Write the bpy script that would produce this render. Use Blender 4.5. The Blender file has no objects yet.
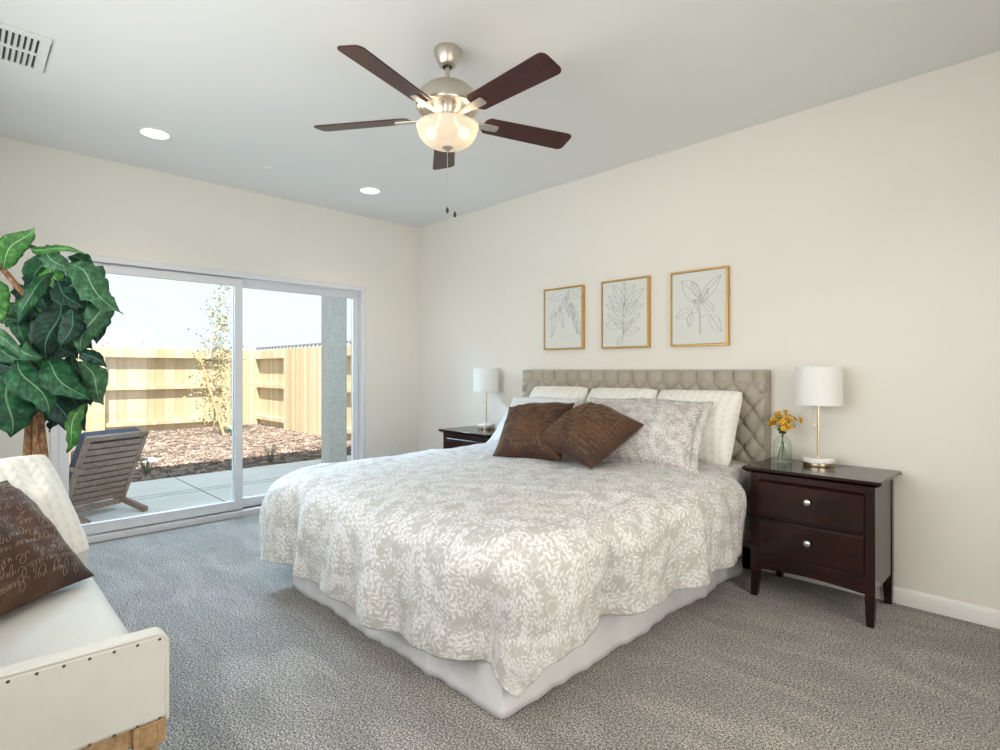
import bpy, bmesh, math, random
from mathutils import Vector, Matrix, noise, Euler
random.seed(7)
S = bpy.context.scene
COL = S.collection
PI = math.pi

# ------------------------------------------------------------------ camera
CAM = Vector((4.8555, -3.5439, 1.227))
YAW = math.radians(44.479)
FPX = 555.0
cd = bpy.data.cameras.new('camera'); cam = bpy.data.objects.new('camera', cd); COL.objects.link(cam)
cam.location = CAM
cam.rotation_euler = (PI/2, 0, PI/2 - YAW)
cd.sensor_width = 36.0; cd.sensor_fit = 'HORIZONTAL'
cd.lens = FPX/1000*36.0
cd.shift_y = -0.005
cd.clip_start = 0.02
S.camera = cam
FW = Vector((-math.cos(YAW), math.sin(YAW), 0)); RT = Vector((math.sin(YAW), math.cos(YAW), 0))

# ------------------------------------------------------------------ light and exposure
S.view_settings.view_transform = 'Standard'
S.view_settings.look = 'None'
S.view_settings.exposure = 0.40
S.view_settings.gamma = 1.0
S.view_settings.use_curve_mapping = False
W = bpy.data.worlds.new('sky'); S.world = W; W.use_nodes = True
bgn = W.node_tree.nodes['Background']
bgn.inputs[0].default_value = (0.75, 0.86, 0.94, 1); bgn.inputs[1].default_value = 1.04

def light(name, typ, loc, energy, color=(1, 1, 1), **kw):
    l = bpy.data.lights.new(name, typ); o = bpy.data.objects.new(name, l); COL.objects.link(o)
    l.energy = energy; l.color = color; o.location = loc
    for k, v in kw.items():
        if k == 'rot': o.rotation_euler = v
        else: setattr(l, k, v)
    return o
def aim(o, d):
    o.rotation_euler = Vector(d).to_track_quat('-Z', 'Y').to_euler()
sun = light('sun', 'SUN', (6, -6, 12), 10.0, (1.0, 0.94, 0.84), angle=0.01)
aim(sun, (-0.42, 0.30, -1.0))
# added fill lights behind the camera, outside two made-up windows (added_window_1, added_window_2 below)
a = light('added_fill_behind', 'AREA', (5.745, -2.3, 1.20), 21, (1.0, 0.88, 0.76), shape='RECTANGLE', size=2.2, size_y=1.4, spread=2.4)
aim(a, (-1, 0.14, -0.30))
a = light('added_fill_side', 'AREA', (2.9, -4.095, 1.60), 37, (1.0, 0.975, 0.955), shape='RECTANGLE', size=3.2, size_y=1.2, spread=2.85)
aim(a, (0.0, 1, -0.06))
# added blue fill under the patio roof, strengthening daylight through the glass door
a = light('added_fill_door', 'AREA', (-1.5, -1.86, 2.72), 95, (0.52, 0.76, 1.0), shape='RECTANGLE', size=2.4, size_y=0.5, spread=1.7)
aim(a, (1, 0, -0.66))

# ------------------------------------------------------------------ helpers
def at(px, py, ax, v):                    # the point where a line of sight meets the plane axis = v
    d = FW + RT*((px-500)/FPX) + Vector((0, 0, -(py-370)/FPX))
    return CAM + d*((v-CAM[ax])/d[ax])
def ad(px, py, depth):
    return CAM + (FW + RT*((px-500)/FPX) + Vector((0, 0, -(py-370)/FPX)))*depth

ORI = {}
def tag(o, label=None, cat=None, group=None, kind=None):
    if label: o['label'] = label
    if cat: o['category'] = cat
    if group: o['group'] = group
    if kind: o['kind'] = kind
    return o
def thing(name, loc, label, cat, group=None, kind=None):
    o = bpy.data.objects.new(name, None); COL.objects.link(o)
    o.empty_display_size = 0.05
    o.location = loc; ORI[o.name] = Vector(loc)
    return tag(o, label, cat, group, kind)

class MB:
    def __init__(s): s.v = []; s.f = []; s.uv = {}
    def add(s, vs, fs):
        n = len(s.v); s.v += [Vector(p) for p in vs]; s.f += [tuple(i+n for i in f) for f in fs]; return s
    def box(s, lo, hi, M=None):
        x0, y0, z0 = lo; x1, y1, z1 = hi
        vs = [Vector(p) for p in ((x0,y0,z0),(x1,y0,z0),(x1,y1,z0),(x0,y1,z0),(x0,y0,z1),(x1,y0,z1),(x1,y1,z1),(x0,y1,z1))]
        if M: vs = [M @ p for p in vs]
        return s.add(vs, [(0,3,2,1),(4,5,6,7),(0,1,5,4),(1,2,6,5),(2,3,7,6),(3,0,4,7)])
    def hexa(s, bot, top):
        return s.add(list(bot)+list(top), [(0,3,2,1),(4,5,6,7),(0,1,5,4),(1,2,6,5),(2,3,7,6),(3,0,4,7)])
    def beam(s, a, b, w, h, up=(0,0,1)):
        a = Vector(a); b = Vector(b); t = (b-a).normalized(); u = Vector(up)
        r = t.cross(u)
        if r.length < 1e-4: r = t.cross(Vector((1,0,0)))
        r.normalize(); n = r.cross(t)
        q = [(-w/2,-h/2),(w/2,-h/2),(w/2,h/2),(-w/2,h/2)]
        return s.hexa([a+r*i+n*j for i,j in q], [b+r*i+n*j for i,j in q])
    def tube(s, pts, rad, seg=8, cap=True):
        pts = [Vector(p) for p in pts]; n = len(pts)
        if not hasattr(rad, '__len__'): rad = [rad]*n
        vs = []; fs = []
        ref = None
        for i in range(n):
            t = (pts[min(i+1,n-1)]-pts[max(i-1,0)]).normalized()
            if ref is None: ref = t.orthogonal().normalized()
            ref = (ref - t*ref.dot(t)).normalized(); b = t.cross(ref)
            for k in range(seg):
                an = 2*PI*k/seg; vs.append(pts[i]+(ref*math.cos(an)+b*math.sin(an))*rad[i])
        for i in range(n-1):
            for k in range(seg):
                k2 = (k+1)%seg; fs.append((i*seg+k, i*seg+k2, (i+1)*seg+k2, (i+1)*seg+k))
        if cap: fs.append(tuple(reversed(range(seg)))); fs.append(tuple((n-1)*seg+k for k in range(seg)))
        return s.add(vs, fs)
    def lathe(s, prof, c, seg=32, cap=True, axis=None):
        c = Vector(c); vs = []; fs = []; n = len(prof)
        M = Vector(axis).to_track_quat('Z','Y').to_matrix() if axis else Matrix.Identity(3)
        for r, z in prof:
            for k in range(seg):
                an = 2*PI*k/seg; vs.append(c + M @ Vector((r*math.cos(an), r*math.sin(an), z)))
        for i in range(n-1):
            for k in range(seg):
                k2 = (k+1)%seg; fs.append((i*seg+k, i*seg+k2, (i+1)*seg+k2, (i+1)*seg+k))
        if cap:
            if prof[0][0] > 1e-5: fs.append(tuple(reversed(range(seg))))
            if prof[-1][0] > 1e-5: fs.append(tuple((n-1)*seg+k for k in range(seg)))
        return s.add(vs, fs)
    def prism(s, poly, off):              # poly: list of 3D points, extruded by off
        n = len(poly); off = Vector(off); p = [Vector(q) for q in poly]
        fs = [tuple(reversed(range(n))), tuple(range(n, 2*n))] + [(i,(i+1)%n,n+(i+1)%n,n+i) for i in range(n)]
        return s.add(p+[q+off for q in p], fs)
    def grid(s, P, cu=False, cv=False, uv=None):
        nu = len(P); nv = len(P[0]); base = len(s.v)
        for i in range(nu):
            for j in range(nv):
                if uv: s.uv[len(s.v)] = uv[i][j]
                s.v.append(Vector(P[i][j]))
        for i in range(nu if cu else nu-1):
            for j in range(nv if cv else nv-1):
                i2 = (i+1)%nu; j2 = (j+1)%nv
                s.f.append((base+i*nv+j, base+i2*nv+j, base+i2*nv+j2, base+i*nv+j2))
        return s
    def sphere(s, c, r, seg=12, rings=8, sc=(1,1,1)):
        pr = [(max(1e-6,math.sin(PI*i/rings))*r, -math.cos(PI*i/rings)*r) for i in range(rings+1)]
        n = len(s.v); s.lathe(pr, (0,0,0), seg, cap=False)
        for i in range(n, len(s.v)):
            p = s.v[i]; s.v[i] = Vector((p.x*sc[0], p.y*sc[1], p.z*sc[2])) + Vector(c)
        return s

def obj(name, mb, mat, parent=None, loc=None, bevel=0, smooth=40, label=None, solid=0, sub=0, seg=2, fixn=True, off=-1):
    L = ORI[parent.name] if parent else Vector(loc if loc else (0,0,0))
    me = bpy.data.meshes.new(name)
    me.from_pydata([p-L for p in mb.v], [], mb.f)
    if mb.uv:
        uvl = me.uv_layers.new(name='UVMap')
        for lp in me.loops: uvl.data[lp.index].uv = mb.uv.get(lp.vertex_index, (0,0))
    if fixn:
        bm = bmesh.new(); bm.from_mesh(me)
        bmesh.ops.remove_doubles(bm, verts=bm.verts, dist=1e-6)
        bmesh.ops.recalc_face_normals(bm, faces=bm.faces); bm.to_mesh(me); bm.free()
    me.validate()
    o = bpy.data.objects.new(name, me); COL.objects.link(o)
    if mat: me.materials.append(mat)
    if smooth:
        me.polygons.foreach_set('use_smooth', [True]*len(me.polygons))
        me.set_sharp_from_angle(angle=math.radians(smooth))
    if parent: o.parent = parent
    else: o.location = L
    ORI[o.name] = L
    if solid:
        m = o.modifiers.new('solid','SOLIDIFY'); m.thickness = solid; m.offset = off
    if bevel:
        m = o.modifiers.new('bevel','BEVEL'); m.width = bevel; m.segments = seg; m.limit_method = 'ANGLE'; m.angle_limit = math.radians(35)
        m.harden_normals = False
    if sub:
        m = o.modifiers.new('sub','SUBSURF'); m.levels = sub; m.render_levels = sub
    if label: o['label'] = label
    return o
def dup(root, loc, label=None):
    r = root.copy(); COL.objects.link(r); r.location = loc; ORI[r.name] = Vector(loc)
    if label: r['label'] = label
    for ch in list(root.children):
        c = ch.copy(); COL.objects.link(c); c.parent = r
        for g in list(ch.children):
            d = g.copy(); COL.objects.link(d); d.parent = c
    return r

# ------------------------------------------------------------------ materials
class NT:
    def __init__(s, name):
        s.m = bpy.data.materials.new(name); s.m.use_nodes = True
        s.t = s.m.node_tree; s.n = s.t.nodes; s.b = s.n['Principled BSDF']; s.out = s.n['Material Output']
    def node(s, typ, ins=None, **kw):
        nd = s.n.new(typ)
        for k, v in kw.items(): setattr(nd, k, v)
        for k, v in (ins or {}).items():
            if isinstance(v, bpy.types.NodeSocket): s.t.links.new(v, nd.inputs[k])
            else: nd.inputs[k].default_value = v
        return nd
    def link(s, a, b): s.t.links.new(a, b)
    def math(s, op, a, b=0.0, c=0.0, clamp=False):
        return s.node('ShaderNodeMath', {0: a, 1: b, 2: c}, operation=op, use_clamp=clamp).outputs[0]
    def coord(s, which='Object'): return s.node('ShaderNodeTexCoord').outputs[which]
    def scale(s, vec, sc): return s.node('ShaderNodeVectorMath', {0: vec, 1: sc}, operation='MULTIPLY').outputs[0]
    def noise(s, vec, scale, detail=3, rough=.55, out=0, dist=0):
        return s.node('ShaderNodeTexNoise', {'Vector': vec, 'Scale': scale, 'Detail': detail, 'Roughness': rough, 'Distortion': dist}).outputs[out]
    def ramp(s, fac, stops):
        nd = s.node('ShaderNodeValToRGB', {0: fac}); e = nd.color_ramp.elements
        while len(e) < len(stops): e.new(0.5)
        for el, (p, c) in zip(e, stops): el.position = p; el.color = (*c, 1)
        return nd.outputs[0]
    def mix(s, fac, a, b):
        nd = s.node('ShaderNodeMix', data_type='RGBA')
        for sock, v in ((nd.inputs[0], fac), (nd.inputs[6], a), (nd.inputs[7], b)):
            if isinstance(v, bpy.types.NodeSocket): s.t.links.new(v, sock)
            else: sock.default_value = (*v, 1) if hasattr(v, '__len__') and len(v) == 3 else v
        return nd.outputs[2]
    def bump(s, h, strength=.3, dist=.01):
        nd = s.node('ShaderNodeBump', {'Height': h, 'Strength': strength, 'Distance': dist}); s.link(nd.outputs[0], s.b.inputs['Normal'])
    def set(s, **kw):
        for k, v in kw.items():
            k = {'color':'Base Color','rough':'Roughness','metal':'Metallic','spec':'Specular IOR Level','sheen':'Sheen Weight','trans':'Transmission Weight','ior':'IOR','coat':'Coat Weight','emit':'Emission Color','emits':'Emission Strength','sub':'Subsurface Weight'}[k]
            if isinstance(v, bpy.types.NodeSocket): s.link(v, s.b.inputs[k])
            else: s.b.inputs[k].default_value = (*v, 1) if hasattr(v, '__len__') and len(v) == 3 else v
        return s

def plain(name, col, rough=.5, metal=0, var=.06, nscale=8, bump=0, bscale=60, **kw):
    t = NT(name); c = t.coord()
    f = t.noise(c, nscale)
    lo = tuple(max(0, x*(1-var)) for x in col); hi = tuple(min(1, x*(1+var)) for x in col)
    t.set(color=t.ramp(f, [(.3, lo), (.7, hi)]), rough=rough, metal=metal, **kw)
    if bump: t.bump(t.noise(c, bscale, 4), bump, .005)
    return t.m
def fabric(name, col, var=.06, weave=500, rough=.9, bump=.25, sheen=.15):
    t = NT(name); c = t.coord()
    f = t.noise(c, 9, 4); f2 = t.noise(c, weave, 2)
    lo = tuple(x*(1-var) for x in col); hi = tuple(min(1, x*(1+var)) for x in col)
    base = t.ramp(f, [(.3, lo), (.7, hi)])
    col2 = t.mix(t.math('MULTIPLY', f2, .35), base, tuple(x*.72 for x in col))
    t.set(color=col2, rough=rough, spec=.2, sheen=sheen)
    t.bump(f2, bump, .002)
    return t.m
def wood(name, dark, light_, scale=(2, 26, 26), rough=.4, coat=0, bump=.05, spec=.5):
    t = NT(name); c = t.scale(t.coord(), scale)
    f = t.noise(c, 2.2, 5, .6, dist=.6)
    f2 = t.noise(t.coord(), 3.0, 2)
    f3 = t.math('ADD', t.math('MULTIPLY', f, .75), t.math('MULTIPLY', f2, .25))
    t.set(color=t.ramp(f3, [(.36, dark), (.64, light_)]), rough=rough, coat=coat, spec=spec)
    if bump: t.bump(f, bump, .003)
    return t.m

M = {}
M['wall'] = plain('wall_paint', (.81, .775, .71), .85, var=.012, nscale=1.5, bump=.06, bscale=90)
M['ceil'] = plain('ceiling_paint', (.80, .80, .78), .9, var=.012, nscale=1.5, bump=.06, bscale=90)
M['trim'] = plain('white_trim', (.82, .80, .77), .45, var=.01)
M['vinyl'] = plain('white_vinyl', (.74, .74, .76), .4, var=.01)
M['gasket'] = plain('dark_gasket', (.10, .10, .11), .6)
M['nickel'] = plain('brushed_nickel', (.60, .55, .48), .34, metal=1, var=.05, nscale=30)
M['steel'] = plain('bright_steel', (.75, .75, .74), .28, metal=1, var=.03)
M['brass'] = plain('brass', (.74, .62, .43), .28, metal=1, var=.05)
M['gold'] = plain('gold_frame', (.62, .38, .13), .38, metal=.55, var=.08, nscale=14)
M['nail'] = plain('bronze_nailhead', (.07, .05, .04), .5)
M['dark'] = plain('dark_metal', (.03, .028, .026), .45)
M['blade'] = wood('dark_cherry_blade', (.030, .008, .005), (.070, .014, .008), (3, 30, 30), .34, coat=.06, spec=.35)
M['cherry'] = wood('espresso_cherry_wood', (.0035, .0015, .0013), (.032, .0065, .004), (3, 26, 26), .16, coat=0, bump=.01, spec=.5)
M['oak'] = wood('weathered_oak', (.30, .18, .085), (.50, .34, .18), (4, 30, 30), .6, bump=.15)
M['shade'] = fabric('white_lamp_shade', (.86, .85, .83), var=.01, weave=700, bump=.1)
M['marble'] = plain('white_marble', (.80, .79, .77), .25, var=.05, nscale=12)
M['linen'] = fabric('cream_linen', (.66, .645, .60), var=.035, weave=420)
M['headboard'] = fabric('taupe_linen', (.46, .405, .335), var=.05, weave=500)
M['sheet'] = fabric('white_cotton', (.72, .72, .74), var=.02, weave=600, bump=.1)
M['canvas'] = plain('canvas_print', (.71, .71, .66), .8, var=.012, bump=.05, bscale=300)
M['ink'] = plain('drawing_ink', (.33, .34, .34), .9)
M['bark'] = wood('plant_trunk_wood', (.09, .04, .02), (.50, .27, .12), (26, 26, 14), .8, bump=.5)
M['concrete'] = plain('patio_concrete', (.74, .74, .73), .9, var=.05, nscale=3, bump=.15, bscale=120)
M['joint'] = plain('concrete_joint', (.16, .16, .16), .95)
M['stucco'] = plain('stucco', (.52, .51, .47), .95, var=.10, nscale=22, bump=.6, bscale=70)
M['earth'] = plain('mulch_bed_soil', (.22, .155, .125), 1, var=.25, nscale=14, bump=.5, bscale=50)
M['chairwood'] = wood('grey_brown_teak', (.17, .11, .082), (.33, .22, .165), (6, 24, 24), .6, bump=.1)
M['cushion'] = fabric('slate_blue_canvas', (.05, .065, .095), weave=300)
M['roofing'] = plain('roof_tile', (.22, .22, .25), .8, var=.1)
M['sunlit_ground'] = plain('pale_sunlit_ground', (.62, .60, .56), .9, var=.15, nscale=12)  # pale colour stands for sunlit bare ground
M['white_plastic'] = plain('white_plastic', (.80, .80, .78), .4, var=.01)
M['petal'] = plain('orange_yellow_petal', (.80, .43, .03), .6, var=.35, nscale=60)
M['seedhead'] = plain('flower_centre', (.25, .10, .02), .8)
M['stem'] = plain('green_stem', (.08, .13, .035), .6, var=.2, nscale=40)
M['twine'] = plain('dark_band', (.05, .05, .05), .7)
M['planter'] = plain('woven_planter', (.30, .21, .13), .8, var=.3, nscale=50, bump=.5, bscale=80)

def mk_fence():
    t = NT('fence_pine'); c = t.coord()
    oi = t.node('ShaderNodeObjectInfo').outputs['Random']
    br = t.node('ShaderNodeTexVoronoi', {'Vector': t.scale(c, (7.1, 7.1, .01)), 'Scale': 1.0}, feature='F1').outputs['Color']
    v = t.node('ShaderNodeSeparateColor', {0: br}).outputs[0]
    f = t.noise(t.scale(c, (20, 20, 1.6)), 2, 4)
    mixf = t.math('ADD', t.math('MULTIPLY', v, .55), t.math('MULTIPLY', f, .45))
    t.set(color=t.ramp(mixf, [(.2, (.47, .37, .225)), (.5, (.56, .47, .32)), (.8, (.61, .55, .42))]), rough=.85)
    t.bump(f, .2, .004); return t.m
M['fence'] = mk_fence()

def mk_carpet():
    t = NT('carpet'); c = t.coord()
    n1 = t.noise(c, 140, 3, .75); n2 = t.noise(c, 2.1, 3, .55, dist=.8); n3 = t.noise(c, 34, 2)
    sp = t.ramp(n1, [(.38, (.050, .042, .037)), (.49, (.28, .254, .232)), (.60, (.70, .66, .62))])
    # brushed nap: broad lighter strokes left by the vacuum cleaner
    w = t.noise(t.scale(c, (1.0, 2.6, 1)), 1.5, 2, .5, dist=1.4)
    nap = t.math('ADD', t.math('MULTIPLY', t.ramp(w, [(.45, (0,0,0)), (.62, (1,1,1))]), .24), t.math('MULTIPLY', n2, .35))
    nap = t.math('ADD', t.math('MULTIPLY', n3, .35), t.math('ADD', nap, .66))
    k = t.node('ShaderNodeCombineXYZ', {0: nap, 1: nap, 2: nap}).outputs[0]
    mu_ = t.node('ShaderNodeVectorMath', {0: sp, 1: k}, operation='MULTIPLY').outputs[0]
    t.set(color=mu_, rough=1, spec=.05, sheen=.2)
    h = t.math('ADD', n1, t.math('MULTIPLY', n3, .8))
    t.bump(h, .9, .02); return t.m
M['carpet'] = mk_carpet()

def vine_mask(t, uv):
    # white leaves and curling stems printed on the cloth; uv is the flat sheet in metres
    def leaves(scale, off, ln, wd, bend):
        p = t.node('ShaderNodeVectorMath', {0: uv, 1: off}, operation='ADD').outputs[0]
        v = t.node('ShaderNodeTexVoronoi', {'Vector': p, 'Scale': scale, 'Randomness': .85}, voronoi_dimensions='2D', feature='F1')
        d = t.node('ShaderNodeVectorMath', {0: p, 1: v.outputs['Position']}, operation='SUBTRACT').outputs[0]
        d = t.node('ShaderNodeVectorMath', {0: d, 'Scale': scale}, operation='SCALE').outputs[0]
        cs = t.node('ShaderNodeSeparateColor', {0: v.outputs['Color']})
        an = t.math('MULTIPLY', cs.outputs[0], 2*PI)
        r = t.node('ShaderNodeVectorRotate', {'Vector': d, 'Angle': an}, rotation_type='Z_AXIS').outputs[0]
        xyz = t.node('ShaderNodeSeparateXYZ', {0: r}); x, y = xyz.outputs[0], xyz.outputs[1]
        xx = t.math('MULTIPLY', x, x)
        y2 = t.math('ADD', y, t.math('MULTIPLY', xx, bend))
        lim = t.math('MULTIPLY', t.math('SUBTRACT', 1.0, t.math('MULTIPLY', xx, 1/(ln*ln))), wd)
        e = t.math('SUBTRACT', lim, t.math('ABSOLUTE', y2))
        return t.math('MULTIPLY', e, 22, clamp=True)
    def curls(scale, off, rad, th):
        p = t.node('ShaderNodeVectorMath', {0: uv, 1: off}, operation='ADD').outputs[0]
        v = t.node('ShaderNodeTexVoronoi', {'Vector': p, 'Scale': scale, 'Randomness': .9}, voronoi_dimensions='2D', feature='F1')
        d = t.node('ShaderNodeVectorMath', {0: p, 1: v.outputs['Position']}, operation='SUBTRACT').outputs[0]
        d = t.node('ShaderNodeVectorMath', {0: d, 'Scale': scale}, operation='SCALE').outputs[0]
        xyz = t.node('ShaderNodeSeparateXYZ', {0: d})
        an = t.math('ARCTAN2', xyz.outputs[1], xyz.outputs[0])
        cs = t.node('ShaderNodeSeparateColor', {0: v.outputs['Color']})
        an = t.math('FRACT', t.math('ADD', t.math('MULTIPLY', an, 1/(2*PI)), cs.outputs[1]))
        rr = t.math('MULTIPLY_ADD', an, rad*.55, rad*.45)         # a spiral arm
        e = t.math('SUBTRACT', th, t.math('ABSOLUTE', t.math('SUBTRACT', v.outputs['Distance'], rr)))
        return t.math('MULTIPLY', e, 24, clamp=True)
    def sprig(scale, off, bend, p_=.23, L=.27, w=.052):
        p = t.node('ShaderNodeVectorMath', {0: uv, 1: off}, operation='ADD').outputs[0]
        v = t.node('ShaderNodeTexVoronoi', {'Vector': p, 'Scale': scale, 'Randomness': .75}, voronoi_dimensions='2D', feature='F1')
        d = t.node('ShaderNodeVectorMath', {0: p, 1: v.outputs['Position']}, operation='SUBTRACT').outputs[0]
        d = t.node('ShaderNodeVectorMath', {0: d, 'Scale': scale}, operation='SCALE').outputs[0]
        cs = t.node('ShaderNodeSeparateColor', {0: v.outputs['Color']})
        rt = t.node('ShaderNodeVectorRotate', {'Vector': d, 'Angle': t.math('MULTIPLY', cs.outputs[0], 2*PI)}, rotation_type='Z_AXIS').outputs[0]
        xyz = t.node('ShaderNodeSeparateXYZ', {0: rt}); x, y = xyz.outputs[0], xyz.outputs[1]
        y2 = t.math('ADD', y, t.math('MULTIPLY', t.math('MULTIPLY', x, x), bend))
        a_ = t.math('ABSOLUTE', y2)
        # leaves spring in pairs from the stem at a steady pitch
        lx = t.math('MULTIPLY', t.math('FRACT', t.math('MULTIPLY', t.math('ADD', x, t.math('MULTIPLY', t.math('SIGN', y2), .055)), 1/p_)), p_)
        c45, s45 = math.cos(.80), math.sin(.80)
        u_ = t.math('ADD', t.math('MULTIPLY', lx, c45), t.math('MULTIPLY', a_, s45))
        v_ = t.math('SUBTRACT', t.math('MULTIPLY', a_, c45), t.math('MULTIPLY', lx, s45))
        q = t.math('MULTIPLY', t.math('SUBTRACT', u_, L*.54), 2/L)
        e = t.math('SUBTRACT', t.math('MULTIPLY', t.math('SUBTRACT', 1.0, t.math('MULTIPLY', q, q)), w), t.math('ABSOLUTE', t.math('SUBTRACT', v_, 0.0)))
        lf = t.math('MULTIPLY', e, 40, clamp=True)
        st = t.math('MULTIPLY', t.math('SUBTRACT', .017, a_), 60, clamp=True)
        win = t.math('MULTIPLY', t.math('SUBTRACT', .50, t.math('ABSOLUTE', x)), 20, clamp=True)
        return t.math('MULTIPLY', t.math('MAXIMUM', lf, st), win)
    def flower(scale, off):
        p = t.node('ShaderNodeVectorMath', {0: uv, 1: off}, operation='ADD').outputs[0]
        v = t.node('ShaderNodeTexVoronoi', {'Vector': p, 'Scale': scale, 'Randomness': .8}, voronoi_dimensions='2D', feature='F1')
        d = t.node('ShaderNodeVectorMath', {0: p, 1: v.outputs['Position']}, operation='SUBTRACT').outputs[0]
        xyz = t.node('ShaderNodeSeparateXYZ', {0: d})
        an = t.math('ARCTAN2', xyz.outputs[1], xyz.outputs[0])
        rr = t.math('MULTIPLY_ADD', t.math('COSINE', t.math('MULTIPLY', an, 5)), .045, .125)
        out = t.math('MULTIPLY', t.math('SUBTRACT', .022, t.math('ABSOLUTE', t.math('SUBTRACT', v.outputs['Distance'], rr))), 60, clamp=True)
        return t.math('MAXIMUM', out, t.math('MULTIPLY', t.math('SUBTRACT', .05, v.outputs['Distance']), 60, clamp=True))
    m = sprig(8.0, (0, 0, 0), .7)
    for x in (sprig(8.6, (.31, .17, 0), -.8), sprig(9.2, (.77, .43, 0), .5), sprig(8.8, (.11, .71, 0), .9), curls(9, (.13, .55, 0), .42, .030), curls(10.5, (.63, .25, 0), .40, .030), flower(6.5, (.2, .9, 0))):
        m = t.math('MAXIMUM', m, x)
    return m
def mk_vine(name, base, ink, k=1.0):
    t = NT(name); uv = t.scale(t.coord('UV'), (k, k, k))
    m = vine_mask(t, uv); f = t.noise(t.coord('UV'), 400, 2)
    bc = t.mix(t.math('MULTIPLY', f, .3), base, tuple(x*.8 for x in base))
    t.set(color=t.mix(m, bc, ink), rough=.85, spec=.2, sheen=.1)
    t.bump(t.math('ADD', t.math('MULTIPLY', t.noise(t.coord('UV'), 28, 3), .7), t.math('MULTIPLY', m, .12)), .25, .01)
    return t.m
M['duvet'] = mk_vine('vine_print_duvet', (.485, .47, .445), (.71, .705, .705), 1.0)
M['sham'] = mk_vine('vine_print_sham', (.45, .41, .385), (.71, .68, .66), 1.5)

def mk_knit():
    t = NT('cable_knit'); uv = t.node('ShaderNodeSeparateXYZ', {0: t.coord('UV')}); u, v = uv.outputs[0], uv.outputs[1]
    fr = t.math('FRACT', t.math('MULTIPLY', u, 11)); tri = t.math('ABSOLUTE', t.math('SUBTRACT', fr, .5))
    ch = t.math('SINE', t.math('ADD', t.math('MULTIPLY', v, 150), t.math('MULTIPLY', tri, 14)))
    rib = t.math('SINE', t.math('MULTIPLY', tri, 2*PI))
    h = t.math('ADD', t.math('MULTIPLY', ch, .35), rib)
    fine = t.noise(t.coord('UV'), 260, 2)
    h = t.math('ADD', h, t.math('MULTIPLY', fine, .5))
    t.set(color=t.ramp(h, [(.0, (.76, .745, .68)), (1.0, (.86, .845, .79))]), rough=.95, spec=.1, sheen=.2)
    t.bump(h, .28, .005); return t.m
M['knit'] = mk_knit()
def mk_brown():
    t = NT('brown_velvet'); c = t.coord(); f = t.noise(c, 5, 3); f2 = t.noise(c, 300, 2)
    t.set(color=t.ramp(f, [(.3, (.032, .013, .007)), (.7, (.105, .042, .016))]), rough=.55, sheen=.06, spec=.4)
    t.bump(t.math('ADD', t.math('MULTIPLY', f2, .4), t.math('MULTIPLY', t.noise(c, 11, 4, dist=.8), 2.0)), .5, .016); return t.m
M['brown'] = mk_brown()
M['script'] = plain('script_ink', (.36, .27, .21), .7)
M['stitch'] = plain('bronze_script_ink', (.20, .11, .055), .6)

def mk_leaf(name, dark, lite, rib):
    t = NT(name); uv = t.node('ShaderNodeSeparateXYZ', {0: t.coord('UV')}); u, v = uv.outputs[0], uv.outputs[1]
    d = t.math('ABSOLUTE', t.math('SUBTRACT', u, .5))
    mid = t.math('MULTIPLY', t.math('SUBTRACT', .028, d), 60, clamp=True)
    vein = t.math('SINE', t.math('MULTIPLY', t.math('SUBTRACT', v, t.math('MULTIPLY', d, .55)), 55))
    vm = t.math('MULTIPLY', t.math('SUBTRACT', vein, .9), 6, clamp=True)
    n = t.noise(t.coord(), 26, 4, .65)
    c = t.mix(t.math('MULTIPLY', vm, .16), t.ramp(n, [(.32, tuple(x*.55 for x in dark)), (.52, dark), (.70, tuple(x*1.25 for x in lite))]), rib)
    t.set(color=t.mix(t.math('MULTIPLY', mid, .65), c, rib), rough=.5, spec=.22)
    t.bump(vein, .12, .003); return t.m
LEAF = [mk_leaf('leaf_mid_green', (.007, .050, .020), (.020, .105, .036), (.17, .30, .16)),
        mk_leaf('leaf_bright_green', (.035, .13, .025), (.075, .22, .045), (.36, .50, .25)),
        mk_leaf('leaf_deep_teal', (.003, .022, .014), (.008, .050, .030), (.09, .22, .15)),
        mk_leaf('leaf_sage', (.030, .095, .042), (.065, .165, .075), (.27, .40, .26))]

def thin_ior(t, n):
    # both faces of a thin sheet reflect like its front
    b = t.node('ShaderNodeNewGeometry').outputs['Backfacing']
    return t.math('MULTIPLY_ADD', b, 1/n-n, n)
def mk_pane():
    t = NT('window_glass'); g = t.node('ShaderNodeBsdfGlossy', {'Roughness': .0}); tr = t.node('ShaderNodeBsdfTransparent', {0: (.97, .985, .98, 1)})
    fr = t.node('ShaderNodeFresnel', {'IOR': thin_ior(t, 1.25)}); mx = t.node('ShaderNodeMixShader', {0: fr.outputs[0]})
    t.link(tr.outputs[0], mx.inputs[1]); t.link(g.outputs[0], mx.inputs[2]); t.link(mx.outputs[0], t.out.inputs[0]); return t.m
M['pane'] = mk_pane()
def mk_bottle():
    t = NT('bottle_glass'); g = t.node('ShaderNodeBsdfGlossy', {0: (.80, .92, .86, 1), 'Roughness': .02}); tr = t.node('ShaderNodeBsdfTransparent', {0: (.97, .988, .978, 1)})
    fr = t.node('ShaderNodeFresnel', {'IOR': thin_ior(t, 1.45)}); mx = t.node('ShaderNodeMixShader', {0: fr.outputs[0]})
    t.link(tr.outputs[0], mx.inputs[1]); t.link(g.outputs[0], mx.inputs[2]); t.link(mx.outputs[0], t.out.inputs[0]); return t.m
M['bottle'] = mk_bottle()
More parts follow.
